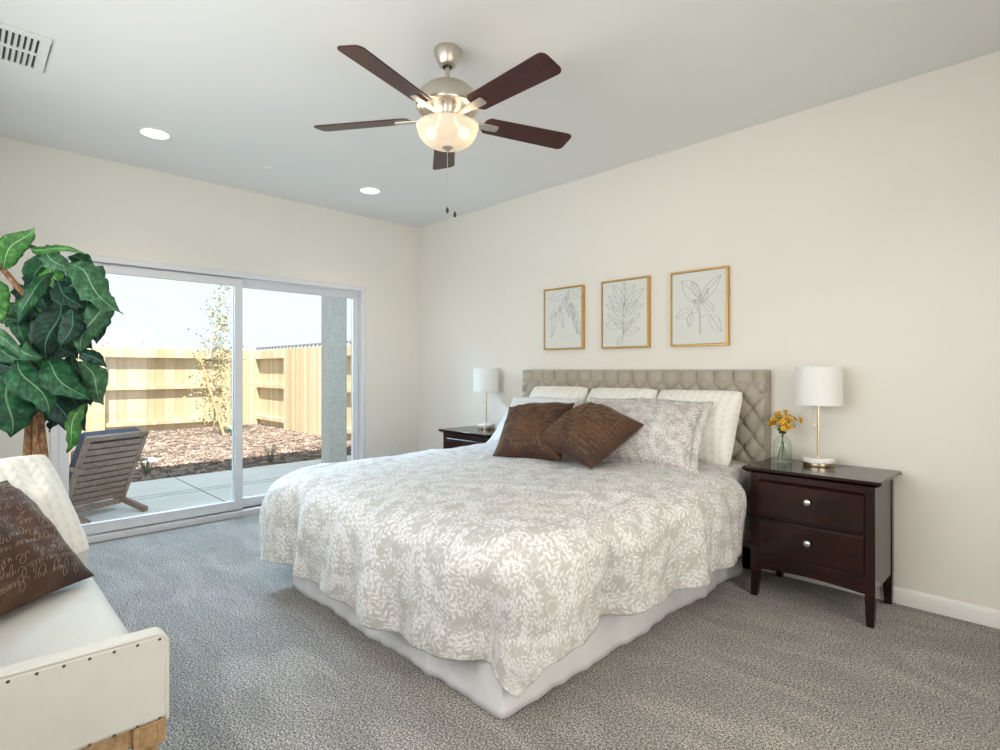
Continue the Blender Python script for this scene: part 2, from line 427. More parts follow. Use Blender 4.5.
def mk_bowl():
    t = NT('frosted_light_bowl')
    tl = t.node('ShaderNodeBsdfTranslucent', {0: (.52, .47, .40, 1)}); df = t.node('ShaderNodeBsdfDiffuse', {0: (.62, .58, .51, 1)})
    tp = t.node('ShaderNodeBsdfTransparent', {0: (.95, .90, .82, 1)}); em = t.node('ShaderNodeEmission', {0: (1, .80, .58, 1), 1: .16})
    m1 = t.node('ShaderNodeMixShader', {0: .5, 1: tl.outputs[0], 2: df.outputs[0]}); m2 = t.node('ShaderNodeMixShader', {0: .12, 1: m1.outputs[0], 2: tp.outputs[0]})
    a = t.node('ShaderNodeAddShader', {0: m2.outputs[0], 1: em.outputs[0]}); t.link(a.outputs[0], t.out.inputs[0]); return t.m
M['bowl'] = mk_bowl()
def mk_emit(name, col, st):
    t = NT(name); t.set(color=(.8, .8, .8), emit=col, emits=st); return t.m
M['bulb'] = mk_emit('lit_bulb', (1, .82, .58), 4.0)
M['lens'] = mk_emit('lit_downlight', (1, .95, .86), 4.0)
def mk_shrub(name, a, b):
    t = NT(name); t.set(color=t.ramp(t.noise(t.coord(), 6, 2), [(.3, a), (.7, b)]), rough=.7); return t.m
M['treeleaf'] = mk_shrub('young_tree_leaves', (.25, .25, .11), (.42, .42, .22))
M['shrubleaf'] = mk_shrub('shrub_blades', (.11, .135, .085), (.22, .24, .15))
M['tealleaf'] = mk_shrub('teal_sprout', (.16, .36, .24), (.28, .46, .32))
M['treebark'] = plain('young_tree_bark', (.50, .42, .34), .9, var=.2, nscale=20)
M['stakewood'] = plain('stake_wood', (.55, .36, .20), .9, var=.15, nscale=20)
def mk_chip():
    t = NT('bark_mulch'); oi = t.node('ShaderNodeTexVoronoi', {'Vector': t.coord(), 'Scale': 9.0}).outputs['Color']
    v = t.node('ShaderNodeSeparateColor', {0: oi}).outputs[0]
    t.set(color=t.ramp(v, [(.1, (.13, .095, .075)), (.5, (.27, .205, .17)), (.9, (.42, .34, .29))]), rough=1); return t.m
M['chip'] = mk_chip()

# ------------------------------------------------------------------ the room
RX, RY, RH = 5.60, -3.95, 2.745           # room: x 0..RX, y RY..0, height RH
DY0, DY1, DZ = -3.081, -0.643, 2.044      # door opening in the wall x = 0
TH = .16
def struct(name, mb, mat, **kw):
    o = obj(name, mb, mat, **kw); o['kind'] = 'structure'; return o
struct('floor', MB().box((0, RY, -.06), (RX, 0, 0)), M['carpet'])
struct('ceiling', MB().box((-TH, RY-TH, RH), (RX+TH, TH, RH+.1)), M['ceil'])
struct('wall_back', MB().box((-TH, 0, -.1), (RX+TH, TH, RH)), M['wall'])
w = MB().box((-TH, RY, -.1), (0, DY0, RH)).box((-TH, DY1, -.1), (0, 0, RH)).box((-TH, DY0, DZ), (0, DY1, RH)).box((-TH, DY0, -.1), (0, DY1, -.005))
struct('wall_left', w, M['wall'])
WX0, WX1, WZ0, WZ1 = 1.25, 4.55, 0.98, 2.22      # made-up window for the side fill, in the wall y = RY
WY0, WY1, WU0, WU1 = -3.45, -1.15, 0.48, 1.92    # made-up window for the rear fill, in the wall x = RX
struct('wall_front', MB().box((-TH, RY-TH, -.1), (WX0, RY, RH)).box((WX1, RY-TH, -.1), (RX+TH, RY, RH)).box((WX0, RY-TH, -.1), (WX1, RY, WZ0)).box((WX0, RY-TH, WZ1), (WX1, RY, RH)), M['wall'])
struct('wall_right', MB().box((RX, RY, -.1), (RX+TH, WY0, RH)).box((RX, WY1, -.1), (RX+TH, 0, RH)).box((RX, WY0, -.1), (RX+TH, WY1, WU0)).box((RX, WY0, WU1), (RX+TH, WY1, RH)), M['wall'])
def window(name, loc, boxf, a0, a1, z0, z1):  # made-up windows that give the added fill lights an opening
    # boxf(a, b, d0, d1, zlo, zhi): a box along the wall between a and b, d0..d1 deep in the opening
    wn = thing(name, loc, None, None, kind='structure'); m = MB(); k = .045
    for q in ((a0, a0+k, z0, z1), (a1-k, a1, z0, z1), (a0+k, a1-k, z0, z0+k), (a0+k, a1-k, z1-k, z1), ((a0+a1)/2-.02, (a0+a1)/2+.02, z0+k, z1-k)):
        m.box(*boxf(q[0], q[1], .03, .08, q[2], q[3]))
    obj('added_window_frame', m, M['vinyl'], wn, bevel=.003)
    obj('glass_pane', MB().box(*boxf(a0+k, a1-k, .052, .058, z0+k, z1-k)), M['pane'], wn)
window('added_window_1', (RX, (WY0+WY1)/2, WU0), lambda a, b, d0, d1, p, q: ((RX+d0, a, p), (RX+d1, b, q)), WY0, WY1, WU0, WU1)
window('added_window_2', ((WX0+WX1)/2, RY, WZ0), lambda a, b, d0, d1, p, q: ((a, RY-d1, p), (b, RY-d0, q)), WX0, WX1, WZ0, WZ1)
def baseboard(name, a, b, n):
    a = Vector(a); b = Vector(b); n = Vector(n); z = Vector((0,0,1))
    prof = [(0,0),(.016,0),(.016,.062),(.011,.074),(.006,.082),(0,.084)]
    struct(name, MB().prism([a+n*i+z*j for i,j in prof], b-a), M['trim'])
baseboard('baseboard_back', (0,0,0), (RX,0,0), (0,-1,0))
baseboard('baseboard_left', (0,DY1+.001,0), (0,-.016,0), (1,0,0))
baseboard('trim_1', (0,RY+.016,0), (0,DY0-.001,0), (1,0,0))
baseboard('baseboard_front', (0,RY,0), (RX,RY,0), (0,1,0))

# sliding glass door
d = thing('door_1', (0, (DY0+DY1)/2, 0), None, None, kind='structure')
fr = MB()
fw = .042
fr.box((-.10, DY0, 0), (.012, DY0+fw, DZ)).box((-.10, DY1-fw, 0), (.012, DY1, DZ)).box((-.10, DY0+fw, DZ-fw), (.012, DY1-fw, DZ))
fr.box((-.10, DY0+fw, -.004), (.012, DY1-fw, .045))
obj('door_frame', fr, M['vinyl'], d, bevel=.004)
tr_ = MB().box((-.052, DY0+fw, .045), (-.044, DY1-fw, .056))
obj('track', tr_, M['gasket'], d)
obj('head_track', MB().box((-.058, DY0+fw, DZ-fw-.012), (-.046, DY1-fw, DZ-fw)), M['vinyl'], d)
def leaf_panel(name, y0, y1, x0, x1, st=.062, z0=.056, z1=DZ-fw-.012):
    m = MB()
    m.box((x0, y0, z0), (x1, y0+st, z1)).box((x0, y1-st, z0), (x1, y1, z1)).box((x0, y0+st, z0), (x1, y1-st, z0+.075)).box((x0, y0+st, z1-.06), (x1, y1-st, z1))
    p = obj(name, m, M['vinyl'], d, bevel=.004)
    xm = (x0+x1)/2
    obj('glass_pane', MB().box((xm-.003, y0+st, z0+.075), (xm+.003, y1-st, z1-.06)), M['pane'], p)
    return p
leaf_panel('sliding_panel', DY0+fw, -1.810, -.044, -.010)
leaf_panel('fixed_panel', -1.872, DY1-fw, -.094, -.060)

# outlet on the door wall
t = thing('wall_outlet', (0, -.31, .40), 'small white wall outlet low beside the sliding door', 'outlet')
obj('cover_plate', MB().box((.0005, -.345, .345), (.006, -.275, .46)), M['white_plastic'], t, bevel=.002)
m = MB()
for z in (.375, .418): m.box((.006, -.328, z-.012), (.0075, -.292, z+.018))
obj('socket', m, M['trim'], t)

# recessed downlights
t = thing('recessed_light', (.767, -2.629, RH), 'lit round recessed ceiling light nearer the air vent, left of the fan', 'ceiling light', 'recessed ceiling lights')
c0 = Vector((.767, -2.629, RH))
obj('trim_ring', MB().lathe([(.098, 0), (.098, -.004), (.090, -.008), (.078, -.006), (.074, 0)], c0-Vector((0,0,.0005)), 40, cap=False), M['ceil'], t)
obj('lens', MB().lathe([(.0001, -.0025), (.060, -.0025), (.077, -.004), (.077, -.001)], c0, 40), M['lens'], t)
dup(t, (.738, -1.041, RH), 'lit round recessed ceiling light nearest the corner of the two walls')
dup(t, (4.75, -1.05, RH), 'added recessed light, out of view on the right side of the room')  # this and the next: downlights added out of view to brighten the bed
dup(t, (4.75, -2.65, RH), 'added recessed light, out of view above the viewer')
for p in ((.767, -2.629), (.738, -1.041), (4.75, -1.05), (4.75, -2.65)):  # the last two beams belong to the added downlights
    s_ = light('downlight_beam', 'SPOT', (p[0], p[1], RH-.02), 22 if p[0] > 2 else 16, (1, .92, .81), spot_size=2.2, spot_blend=1.0, shadow_soft_size=.06)
# smoke detector
t = thing('smoke_detector', (.651, -1.863, RH), 'tiny white smoke detector disc between the two recessed ceiling lights', 'smoke detector')
obj('housing', MB().lathe([(.050, -.0005), (.050, -.008), (.040, -.013), (.0001, -.014)], (.651, -1.863, RH), 28), M['ceil'], t)
obj('grille', MB().lathe([(.024, -.0138), (.022, -.016), (.0001, -.016)], (.651, -1.863, RH), 20), M['ceil'], t)

# ceiling air vent
t = thing('air_vent', (1.40, -3.47, RH), 'white louvred air supply vent in the ceiling at top left', 'vent')
VX0, VX1, VY0, VY1 = 1.20, 1.60, -3.72, -3.225
z0, z1 = RH-.010, RH-.0005
m = MB().box((VX0, VY0, z0), (VX0+.036, VY1, z1)).box((VX1-.036, VY0, z0), (VX1, VY1, z1)).box((VX0+.036, VY1-.04, z0), (VX1-.036, VY1, z1)).box((VX0+.036, VY0, z0), (VX1-.036, VY0+.04, z1)).box((1.389, VY0+.04, z0), (1.411, VY1-.04, z1))
obj('vent_frame', m, M['white_plastic'], t, bevel=.002)
obj('duct_backing', MB().box((VX0+.036, VY0+.04, RH-.002), (VX1-.036, VY1-.04, RH-.0004)), M['dark'], t)
y = VY0+.046
while y < VY1-.052:
    m = MB()
    for xa, xb in ((VX0+.036, 1.389), (1.411, VX1-.036)):
        m.hexa([(xa, y, z1-.002), (xb, y, z1-.002), (xb, y+.003, z1-.002), (xa, y+.003, z1-.002)], [(xa, y+.008, z0-.003), (xb, y+.008, z0-.003), (xb, y+.011, z0-.003), (xa, y+.011, z0-.003)])
    obj('louvre', m, M['white_plastic'], t); y += .0215

# ------------------------------------------------------------------ ceiling fan
FC = Vector((2.804, -1.878, 0))
def fz(z): return FC + Vector((0,0,z))
t = thing('ceiling_fan', fz(RH), 'five-blade ceiling fan with dark cherry blades and a lit frosted bowl', 'ceiling fan')
obj('canopy', MB().lathe([(.062, RH-.0005), (.065, RH-.008), (.063, RH-.024), (.053, RH-.052), (.042, RH-.074), (.037, RH-.080), (.024, RH-.084), (.022, RH-.070)], FC, 40, cap=False), M['nickel'], t)
obj('downrod', MB().lathe([(.011, RH-.06), (.011, 2.598)], FC, 20), M['nickel'], t)
obj('motor_housing', MB().lathe([(.012, 2.592), (.026, 2.590), (.032, 2.580), (.070, 2.574), (.105, 2.560), (.130, 2.537), (.143, 2.508), (.148, 2.482), (.148, 2.468), (.144, 2.460), (.134, 2.458), (.126, 2.468), (.070, 2.474)], FC, 48), M['nickel'], t)
obj('flywheel', MB().lathe([(.066, 2.476), (.064, 2.456), (.052, 2.436), (.050, 2.418)], FC, 40), M['nickel'], t)
obj('light_fitter', MB().lathe([(.046, 2.424), (.046, 2.392), (.058, 2.388), (.060, 2.376), (.050, 2.370)], FC, 40), M['steel'], t)
bl = []
for i in range(13):
    an = i/12*PI/2; bl.append((.143*math.cos(an)**.75 if i < 12 else .012, 2.376-.096*math.sin(an)))
bo = obj('light_bowl', MB().lathe([(.147, 2.380)]+bl, FC, 56, cap=False), M['bowl'], t)
for k, (dx, dy) in enumerate(((.055, .055), (-.055, -.055))):
    obj('bulb', MB().sphere(fz(2.350)+Vector((dx, dy, 0)), .026, 14, 10, (1, 1, 1.15)), M['bulb'], t)
    light('bulb_glow', 'POINT', fz(2.415)+Vector((dx*1.5, dy*1.5, 0)), .7, (1, .80, .55), shadow_soft_size=.05)
obj('finial', MB().lathe([(.0001, 2.262), (.008, 2.264), (.012, 2.270), (.022, 2.275), (.027, 2.283), (.022, 2.290)], FC, 28), M['nickel'], t)
for (dx, dy, zb) in ((.004, -.004, 1.995), (.030, .020, 1.975)):
    ch = obj('pull_chain', MB().tube([fz(2.275)+Vector((dx, dy, 0)), fz(zb)+Vector((dx, dy, 0))], .0013, 6), M['steel'], t)
    obj('fob', MB().lathe([(.0001, zb-.028), (.006, zb-.024), (.0075, zb-.012), (.004, zb-.001), (.0015, zb+.003)], FC+Vector((dx, dy, 0)), 14), M['dark'], ch)
for deg in (70.9, 70.9-72, 70.9-144, 70.9-216, 70.9-288):
    a = math.radians(deg); R = Matrix.Rotation(a, 4, 'Z'); Pt = Matrix.Rotation(math.radians(-13), 4, 'X')
    Tm = Matrix.Translation(fz(2.420)) @ R @ Pt
    r0, r1, w0, w1, cr = .185, .664, .056, .066, .030
    poly = [(r0, -w0+.02), (r0+.02, -w0)]
    for i in range(6):
        q = -PI/2 + i/5*PI/2; poly.append((r1-cr+cr*math.cos(q), -w1+cr+cr*math.sin(q)))
    for i in range(6):
        q = i/5*PI/2; poly.append((r1-cr+cr*math.cos(q), w1-cr+cr*math.sin(q)))
    poly += [(r0+.02, w0), (r0, w0-.02)]
    b = obj('blade', MB().prism([Tm @ Vector((x, y, 0)) for x, y in poly], Tm.to_3x3() @ Vector((0, 0, .006))), M['blade'], t, bevel=.001)
    ir = [(.052, -.012), (.10, -.011), (.15, -.016), (.20, -.022), (.255, -.022), (.262, -.014), (.262, .014), (.255, .022), (.20, .022), (.15, .016), (.10, .011), (.052, .012)]
    obj('blade_arm', MB().prism([Tm @ Vector((x, y, -.0085)) for x, y in ir], Tm.to_3x3() @ Vector((0, 0, .008))), M['nickel'], t, bevel=.0015)

# ------------------------------------------------------------------ bed
BX0, BX1, BY1 = 1.70, 3.545, -2.175       # mattress left, right, foot
SK0, SK1 = 1.775, 3.472                   # skirt left, right
t = thing('bed', (2.62, -1.1, 0), 'large bed with tufted taupe headboard and white skirt', 'bed')
HX0, HX1, HZ, HY = 1.600, 3.603, 1.229, -.100
nx, nz = 400, 190
P = []
cw, chh, zt, XB = .0605, .080, 1.150, 3.519    # half column, row step, first button row, a button column
for i in range(nx+1):
    x = HX0+(HX1-HX0)*i/nx; row = []
    for j in range(nz+1):
        z = .30+(HZ-.30)*j/nz
        u = (x-XB)/cw; v = (zt-z)/chh
        if v >= 0:
            sa, sb = abs(math.sin(PI*(u+v)/2)), abs(math.sin(PI*(u-v)/2))
            h = .60*min(sa, sb)**.5 + .40*min(1, (sa*sa+sb*sb)*1.2)**.7
        else:
            sa = abs(math.sin(PI*u/2)); h = sa**.55
            h = h*(.75+.25*min(1, -v)) if v > -1 else h
        e = min(x-HX0, HX1-x, HZ-z); ed = math.sqrt(max(0, 1-(1-min(1, e/.016))**2))
        y = HY + .062 - .062*ed*(.30+.70*h)
        row.append((x, y, z))
    P.append(row)
hb = MB().grid(P)
hb.box((HX0+.001, HY+.055, .12), (HX1-.001, -.006, HZ-.001))
h_ = obj('headboard', hb, M['headboard'], t, smooth=60)
lg = MB()
for x in (HX0+.12, HX1-.12): obj('headboard_leg', MB().box((x-.03, -.06, 0), (x+.03, -.02, .13)), M['cherry'], t, bevel=.003)
for r in range(0, 7):
    z = zt - r*chh
    for k in range(-36, 4):
        if (k+r) % 2: continue
        x = XB + k*cw
        if not (HX0+.03 < x < HX1-.015) or (r > 1 and 1.80 < x < 3.34): continue
        obj('button', MB().lathe([(.0001, .009), (.006, .008), (.0105, .003), (.011, -.006)], (x, HY+.040, z), 12, axis=(0, -1, 0)), M['headboard'], h_)
obj('box_spring', MB().box((SK0+.02, BY1+.03, .09), (SK1-.025, -.12, .31)), M['sheet'], t, bevel=.02)
obj('mattress', MB().box((BX0+.015, BY1+.02, .315), (BX1-.015, -.11, .635)), M['sheet'], t, bevel=.05, seg=4)
for x in (SK0+.15, SK1-.15):
    for y in (-.3, BY1+.2): obj('leg', MB().box((x-.03, y-.03, 0), (x+.03, y+.03, .09)), M['dark'], t)
# skirt: three hanging panels with soft pleats
def skirt_path(s):
    L1 = -.13-BY1; L2 = SK1-SK0
    if s < L1: return Vector((SK1, -.13-s, 0)), Vector((1, 0, 0))
    if s < L1+L2: return Vector((SK1-(s-L1), BY1, 0)), Vector((0, -1, 0))
    return Vector((SK0, BY1+(s-L1-L2), 0)), Vector((-1, 0, 0))
tot = 2*(-.13-BY1)+(SK1-SK0)
N = 420; P = []
for i in range(N+1):
    s_ = tot*i/N; p, n = skirt_path(s_)
    row = []
    for j in range(13):
        q = j/12; z = .312*(1-q)+.004
        w = math.sin(s_*13+2*noise.noise((s_*1.3, 0, 0)))*.5+.8*noise.noise((s_*4, q*.6, 3))
        L1 = -.13-BY1; L2 = SK1-SK0
        dc = min(abs(s_-L1), abs(s_-L1-L2)); sq = 1-math.exp(-dc/.035)
        row.append(p + n*(-.020+.022*q + .016*q*w*sq + .006*sq*q**.5*abs(math.sin(s_*21))**6 + .010*sq*q*noise.noise((s_*14, q*2.5+s_, 6))) + Vector((0, 0, z)))
    P.append(row)
obj('bed_skirt', MB().grid(P), M['sheet'], t, solid=.004, smooth=80)

# duvet: a sheet with rounded edges, hanging corners and folds
ZT = .650
def sstep(a_, b_, x):
    q = min(1, max(0, (x-a_)/(b_-a_))); return q*q*(3-2*q)
def duvet_point(u, v):
    # flat sheet coordinates; the bed's top is a rounded rectangle
    rc = .16
    x0, x1, y1 = BX0+.035, BX1-.02, BY1+.04
    cx = min(max(u, x0+rc), x1-rc); cy = max(v, y1+rc)
    dx, dy = u-cx, v-cy
    dist = math.hypot(dx, dy); e = dist-rc
    n = Vector((dx/dist, dy/dist, 0)) if dist > 1e-6 else Vector((0, 0, 0))
    foot = max(0, -n.y); left = max(0, -n.x); corner = min(abs(n.x), abs(n.y))*1.414
    if e > 0: e *= 1-(.06+.06*left)*corner
    if e > .46: e = .46+.19*(1-math.exp(-(e-.46)/.19))
    wr = .014*noise.noise((u*2.6, v*2.6, 1))+.009*noise.noise((u*7+2*v, v*5, 5))
    rid = noise.noise((u*1.5+v*2.4, (v-u*.55)*6.5, 9)); rid2 = noise.noise((u*9, v*2.2-u*3, 4))
    wr += .017*max(0, rid)+.006*rid2
    crown = .034*(1-math.exp(-max(0, -e)/.16))
    tuck = 1-.75*sstep(-.56, -.44, v)
    if e <= 0:
        return Vector((u, v, ZT+crown-.012*(1-sstep(-2.1, -1.0, v))+wr)), e
    r = .115
    if e < r*PI/2:
        th = e/r; o_ = r*math.sin(th); dr = r*(1-math.cos(th))
    else:
        o_ = r; dr = r+(e-r*PI/2)
    hang = min(1, e/.40)
    ang = math.atan2(n.y, n.x) if dist > 1e-6 else 0
    pa = (cx-cy)+ang*.22
    fo = noise.noise((pa*2.6, e*.6, 2.2))*1.8+1.25*noise.noise((pa*6.5+e*1.5, e*1.0, 7))+.25*noise.noise((pa*15, e*3, 1))
    o_ += hang*(.052*fo) + .030*math.sin(PI*hang)*(.5+.5*foot) + (.006+.035*foot+.110*left)*hang**1.3
    o_ += .012*noise.noise((u*6, v*6, 3))*hang
    o_ += corner*hang*.022*math.cos(6*ang)
    o_ *= tuck
    z = ZT-.012*foot - dr*(1-.06*left) + wr*(1-hang)
    z = max(z, .055)
    base = Vector((cx, cy, 0))+n*(rc+o_)
    return Vector((base.x, base.y, z)), e
u0, u1 = BX0-.42, BX1+.455
v0, v1 = BY1-.490, -.16
nu, nv = 270, 235
P = []; UVs = []
for i in range(nu+1):
    row = []; ur = []
    for j in range(nv+1):
        u = u0+(u1-u0)*i/nu; v = v0+(v1-v0)*j/nv
        # the hem is not quite straight
        ue = u + .02*noise.noise((v*1.6, 0, 8))*abs(2*i/nu-1)**4; ve = v + .03*noise.noise((u*1.8, 3, 0))*(1-j/nv)**4
        p, e = duvet_point(ue, ve)
        row.append(p); ur.append((u, v))
    P.append(row); UVs.append(ur)
dv = obj('duvet', MB().grid(P, uv=UVs), M['duvet'], None, (2.62, -1.2, .62), solid=.018, smooth=0, fixn=False, off=0)
dv.data.polygons.foreach_set('use_smooth', [True]*len(dv.data.polygons))
tag(dv, 'pale duvet with white vine print on greige, spread over the bed', 'duvet')

# ------------------------------------------------------------------ pillows
def pillow_surface(c, T, pinch, n=2.6, rnd_=0):
    bl_, br, tr, tl = [Vector(p) for p in c]
    def base(u, v):
        # edges bow inward between the corners
        a_ = abs(2*u-1)*abs(2*v-1); rd = 1-rnd_*a_**5
        u = .5+(u-.5)*rd; v = .5+(v-.5)*rd
        uu = u + pinch*(.5-u)*(4*v*(1-v))**1 * .9
        vv = v + pinch*(.5-v)*(4*u*(1-u))**1 * .9
        return (bl_*(1-uu)+br*uu)*(1-vv)+(tl*(1-uu)+tr*uu)*vv
    nrm = ((br-bl_)+(tr-tl)).cross((tl-bl_)+(tr-br)).normalized()
    def pt(u, v, side):
        a_ = abs(2*u-1); b_ = abs(2*v-1)
        k = max(0, (1-a_**n))**.62*max(0, (1-b_**n))**.62
        w = noise.noise((u*3.1+c[0][0]*5, v*3.1, side*2.0+c[0][1]*3))*.22 + .12*noise.noise((u*8, v*8, c[0][2]*9+side))
        return base(u, v)+nrm*side*T/2*k*(1+w)
    return pt, nrm
def pillow(name, c, T, mat, label, cat='pillow', group=None, pinch=.10, n=2.6, flange=0, res=44, welt=None, rnd_=0):
    pt, nrm = pillow_surface(c, T, pinch, n, rnd_)
    m = MB()
    wd = (Vector(c[1])-Vector(c[0])).length; ht = (Vector(c[3])-Vector(c[0])).length
    for side in (1, -1):
        P = []; U = []
        for i in range(res+1):
            # cosine spacing keeps the seams round
            u = .5-.5*math.cos(PI*i/res); row = []; ur = []
            for j in range(res+1):
                v = .5-.5*math.cos(PI*j/res)
                row.append(pt(u, v, side)); ur.append((u*wd+3*c[0][0], v*ht+3*c[0][1]))
            P.append(row); U.append(ur)
        m.grid(P, uv=U)
    ctr = sum((Vector(p) for p in c), Vector())/4
    o = obj(name, m, mat, None, ctr, smooth=0, fixn=False)
    bm = bmesh.new(); bm.from_mesh(o.data); bmesh.ops.remove_doubles(bm, verts=bm.verts, dist=1e-5); bmesh.ops.recalc_face_normals(bm, faces=bm.faces); bm.to_mesh(o.data); bm.free()
    o.data.polygons.foreach_set('use_smooth', [True]*len(o.data.polygons))
    tag(o, label, cat, group)
    ed = [(i/24, 0) for i in range(24)]+[(1, i/24) for i in range(24)]+[(1-i/24, 1) for i in range(24)]+[(0, 1-i/24) for i in range(24)]
    if welt:
        obj('piping', MB().tube([pt(u, v, 1) for u, v in ed+[ed[0]]], welt, 6, cap=False), mat, o, smooth=80)
    if flange:
        P = []; U = []
        for u, v in ed+[ed[0]]:
            p = pt(u, v, 1); d_ = (p-ctr); d_ -= nrm*d_.dot(nrm); d_.normalize()
            q = p+d_*flange*(1.25 if max(abs(u-.5), abs(v-.5)) > .49 and min(abs(u-.5), abs(v-.5)) > .44 else 1)+nrm*.012*noise.noise((u*6, v*6, 4))
            trio = [p-d_*.01, (p+q)/2+nrm*.006*noise.noise((u*9, v*9, 1)), q]; P.append(trio)
            ex = (Vector(c[1])-Vector(c[0])).normalized(); ey = nrm.cross(ex)
            U.append([((k-Vector(c[0])).dot(ex)+3*c[0][0], (k-Vector(c[0])).dot(ey)+3*c[0][1]) for k in trio])
        obj('flange', MB().grid(P, uv=U), mat, o, solid=.006, fixn=False, smooth=80, off=0)
    return o, pt, nrm
def script(parent, pt, nrm, rows, mat, seed, width, size=.8, lift=.0012, margin=.06, wd=.5):
    # flowing handwriting: slanted loops, ascenders and tails along each row, laid on the cloth
    rnd = random.Random(seed); m = MB()
    for r in range(rows):
        pitch = (1-2*margin)/rows; vb = 1-margin-pitch*(r+.75); X = pitch*size
        u = margin+rnd.uniform(0, .03)
        while u < 1-margin-.03:
            pts = []; drift = rnd.uniform(-.1, .1)*X
            for l in range(rnd.randint(3, 9)):
                kind = rnd.random()
                h = X*(rnd.uniform(.30, .42) if kind < .70 else rnd.uniform(.75, 1.0) if kind < .86 else -rnd.uniform(.35, .6))
                w_ = X*rnd.uniform(.24, .42); lp = w_*rnd.choice((.10, .25, .55, .75))
                for k in range(9):
                    q = k/9; y = h*(1-math.cos(2*PI*q))/2; x = w_*q-lp*math.sin(2*PI*q)+.38*y
                    uu, vv = u+x, vb+y+drift*l*.2
                    if .015 < uu < .985 and .015 < vv < .985: pts.append(pt(uu, vv, 1)+nrm*lift)
                u += w_
                if u > 1-margin: break
            if len(pts) > 3: m.tube(pts, width, 3, cap=False)
            u += X*rnd.uniform(.35, .8)
    obj('script_print', m, mat, parent, fixn=False, smooth=80)

G1 = 'white cable knit pillows along the headboard'
for k, (x, lab) in enumerate(((2.105, 'leftmost white cable knit pillow against the tufted headboard'),
                              (2.675, 'middle white cable knit pillow against the tufted headboard'),
                              (3.232, 'rightmost white cable knit pillow against the headboard, nearest the vase'))):
    w_ = .280
    pillow('knit_pillow', [(x-w_, -.395+.01*k, .665), (x+w_, -.395+.01*k, .665), (x+w_+.005, -.185, 1.105), (x-w_, -.185, 1.10)], .26, M['knit'], lab, group=G1, pinch=.03, n=2.7, rnd_=.05)
G2 = 'vine print pillows on the bed'
pillow('sham_pillow', [(2.78, -.735, .685), (3.44, -.715, .685), (3.375, -.43, 1.015), (2.665, -.50, 1.02)], .24, M['sham'], 'vine print pillow with flanged edge on the right side of the bed', group=G2, pinch=.07, n=3, flange=.05)
pillow('sham_pillow', [(1.83, -.66, .685), (2.42, -.70, .685), (2.42, -.44, 1.0), (1.87, -.43, .99)], .17, M['sheet'], 'pale pillow mostly hidden behind the left brown velvet pillow', group=G2, pinch=.07, n=3, flange=.05)
o, pt, nr = pillow('throw_pillow', [(2.355, -1.150, .690), (2.765, -.985, .695), (2.625, -.680, 1.012), (2.190, -.835, .972)], .25, M['brown'], 'left brown velvet throw pillow on the bed, partly behind the tilted one', group='brown velvet throw pillows on the bed', pinch=.08, welt=.0045)
script(o, pt, nr, 13, M['stitch'], 3, .0012, .9)
o, pt, nr = pillow('throw_pillow', [(2.585, -1.03, .806), (3.058, -1.085, .695), (3.150, -.700, .912), (2.712, -.615, 1.018)], .25, M['brown'], 'tilted brown velvet throw pillow in front, showing a corner towards the foot', group='brown velvet throw pillows on the bed', pinch=.08, welt=.0045)
script(o, pt, nr, 13, M['stitch'], 4, .0012, .9)

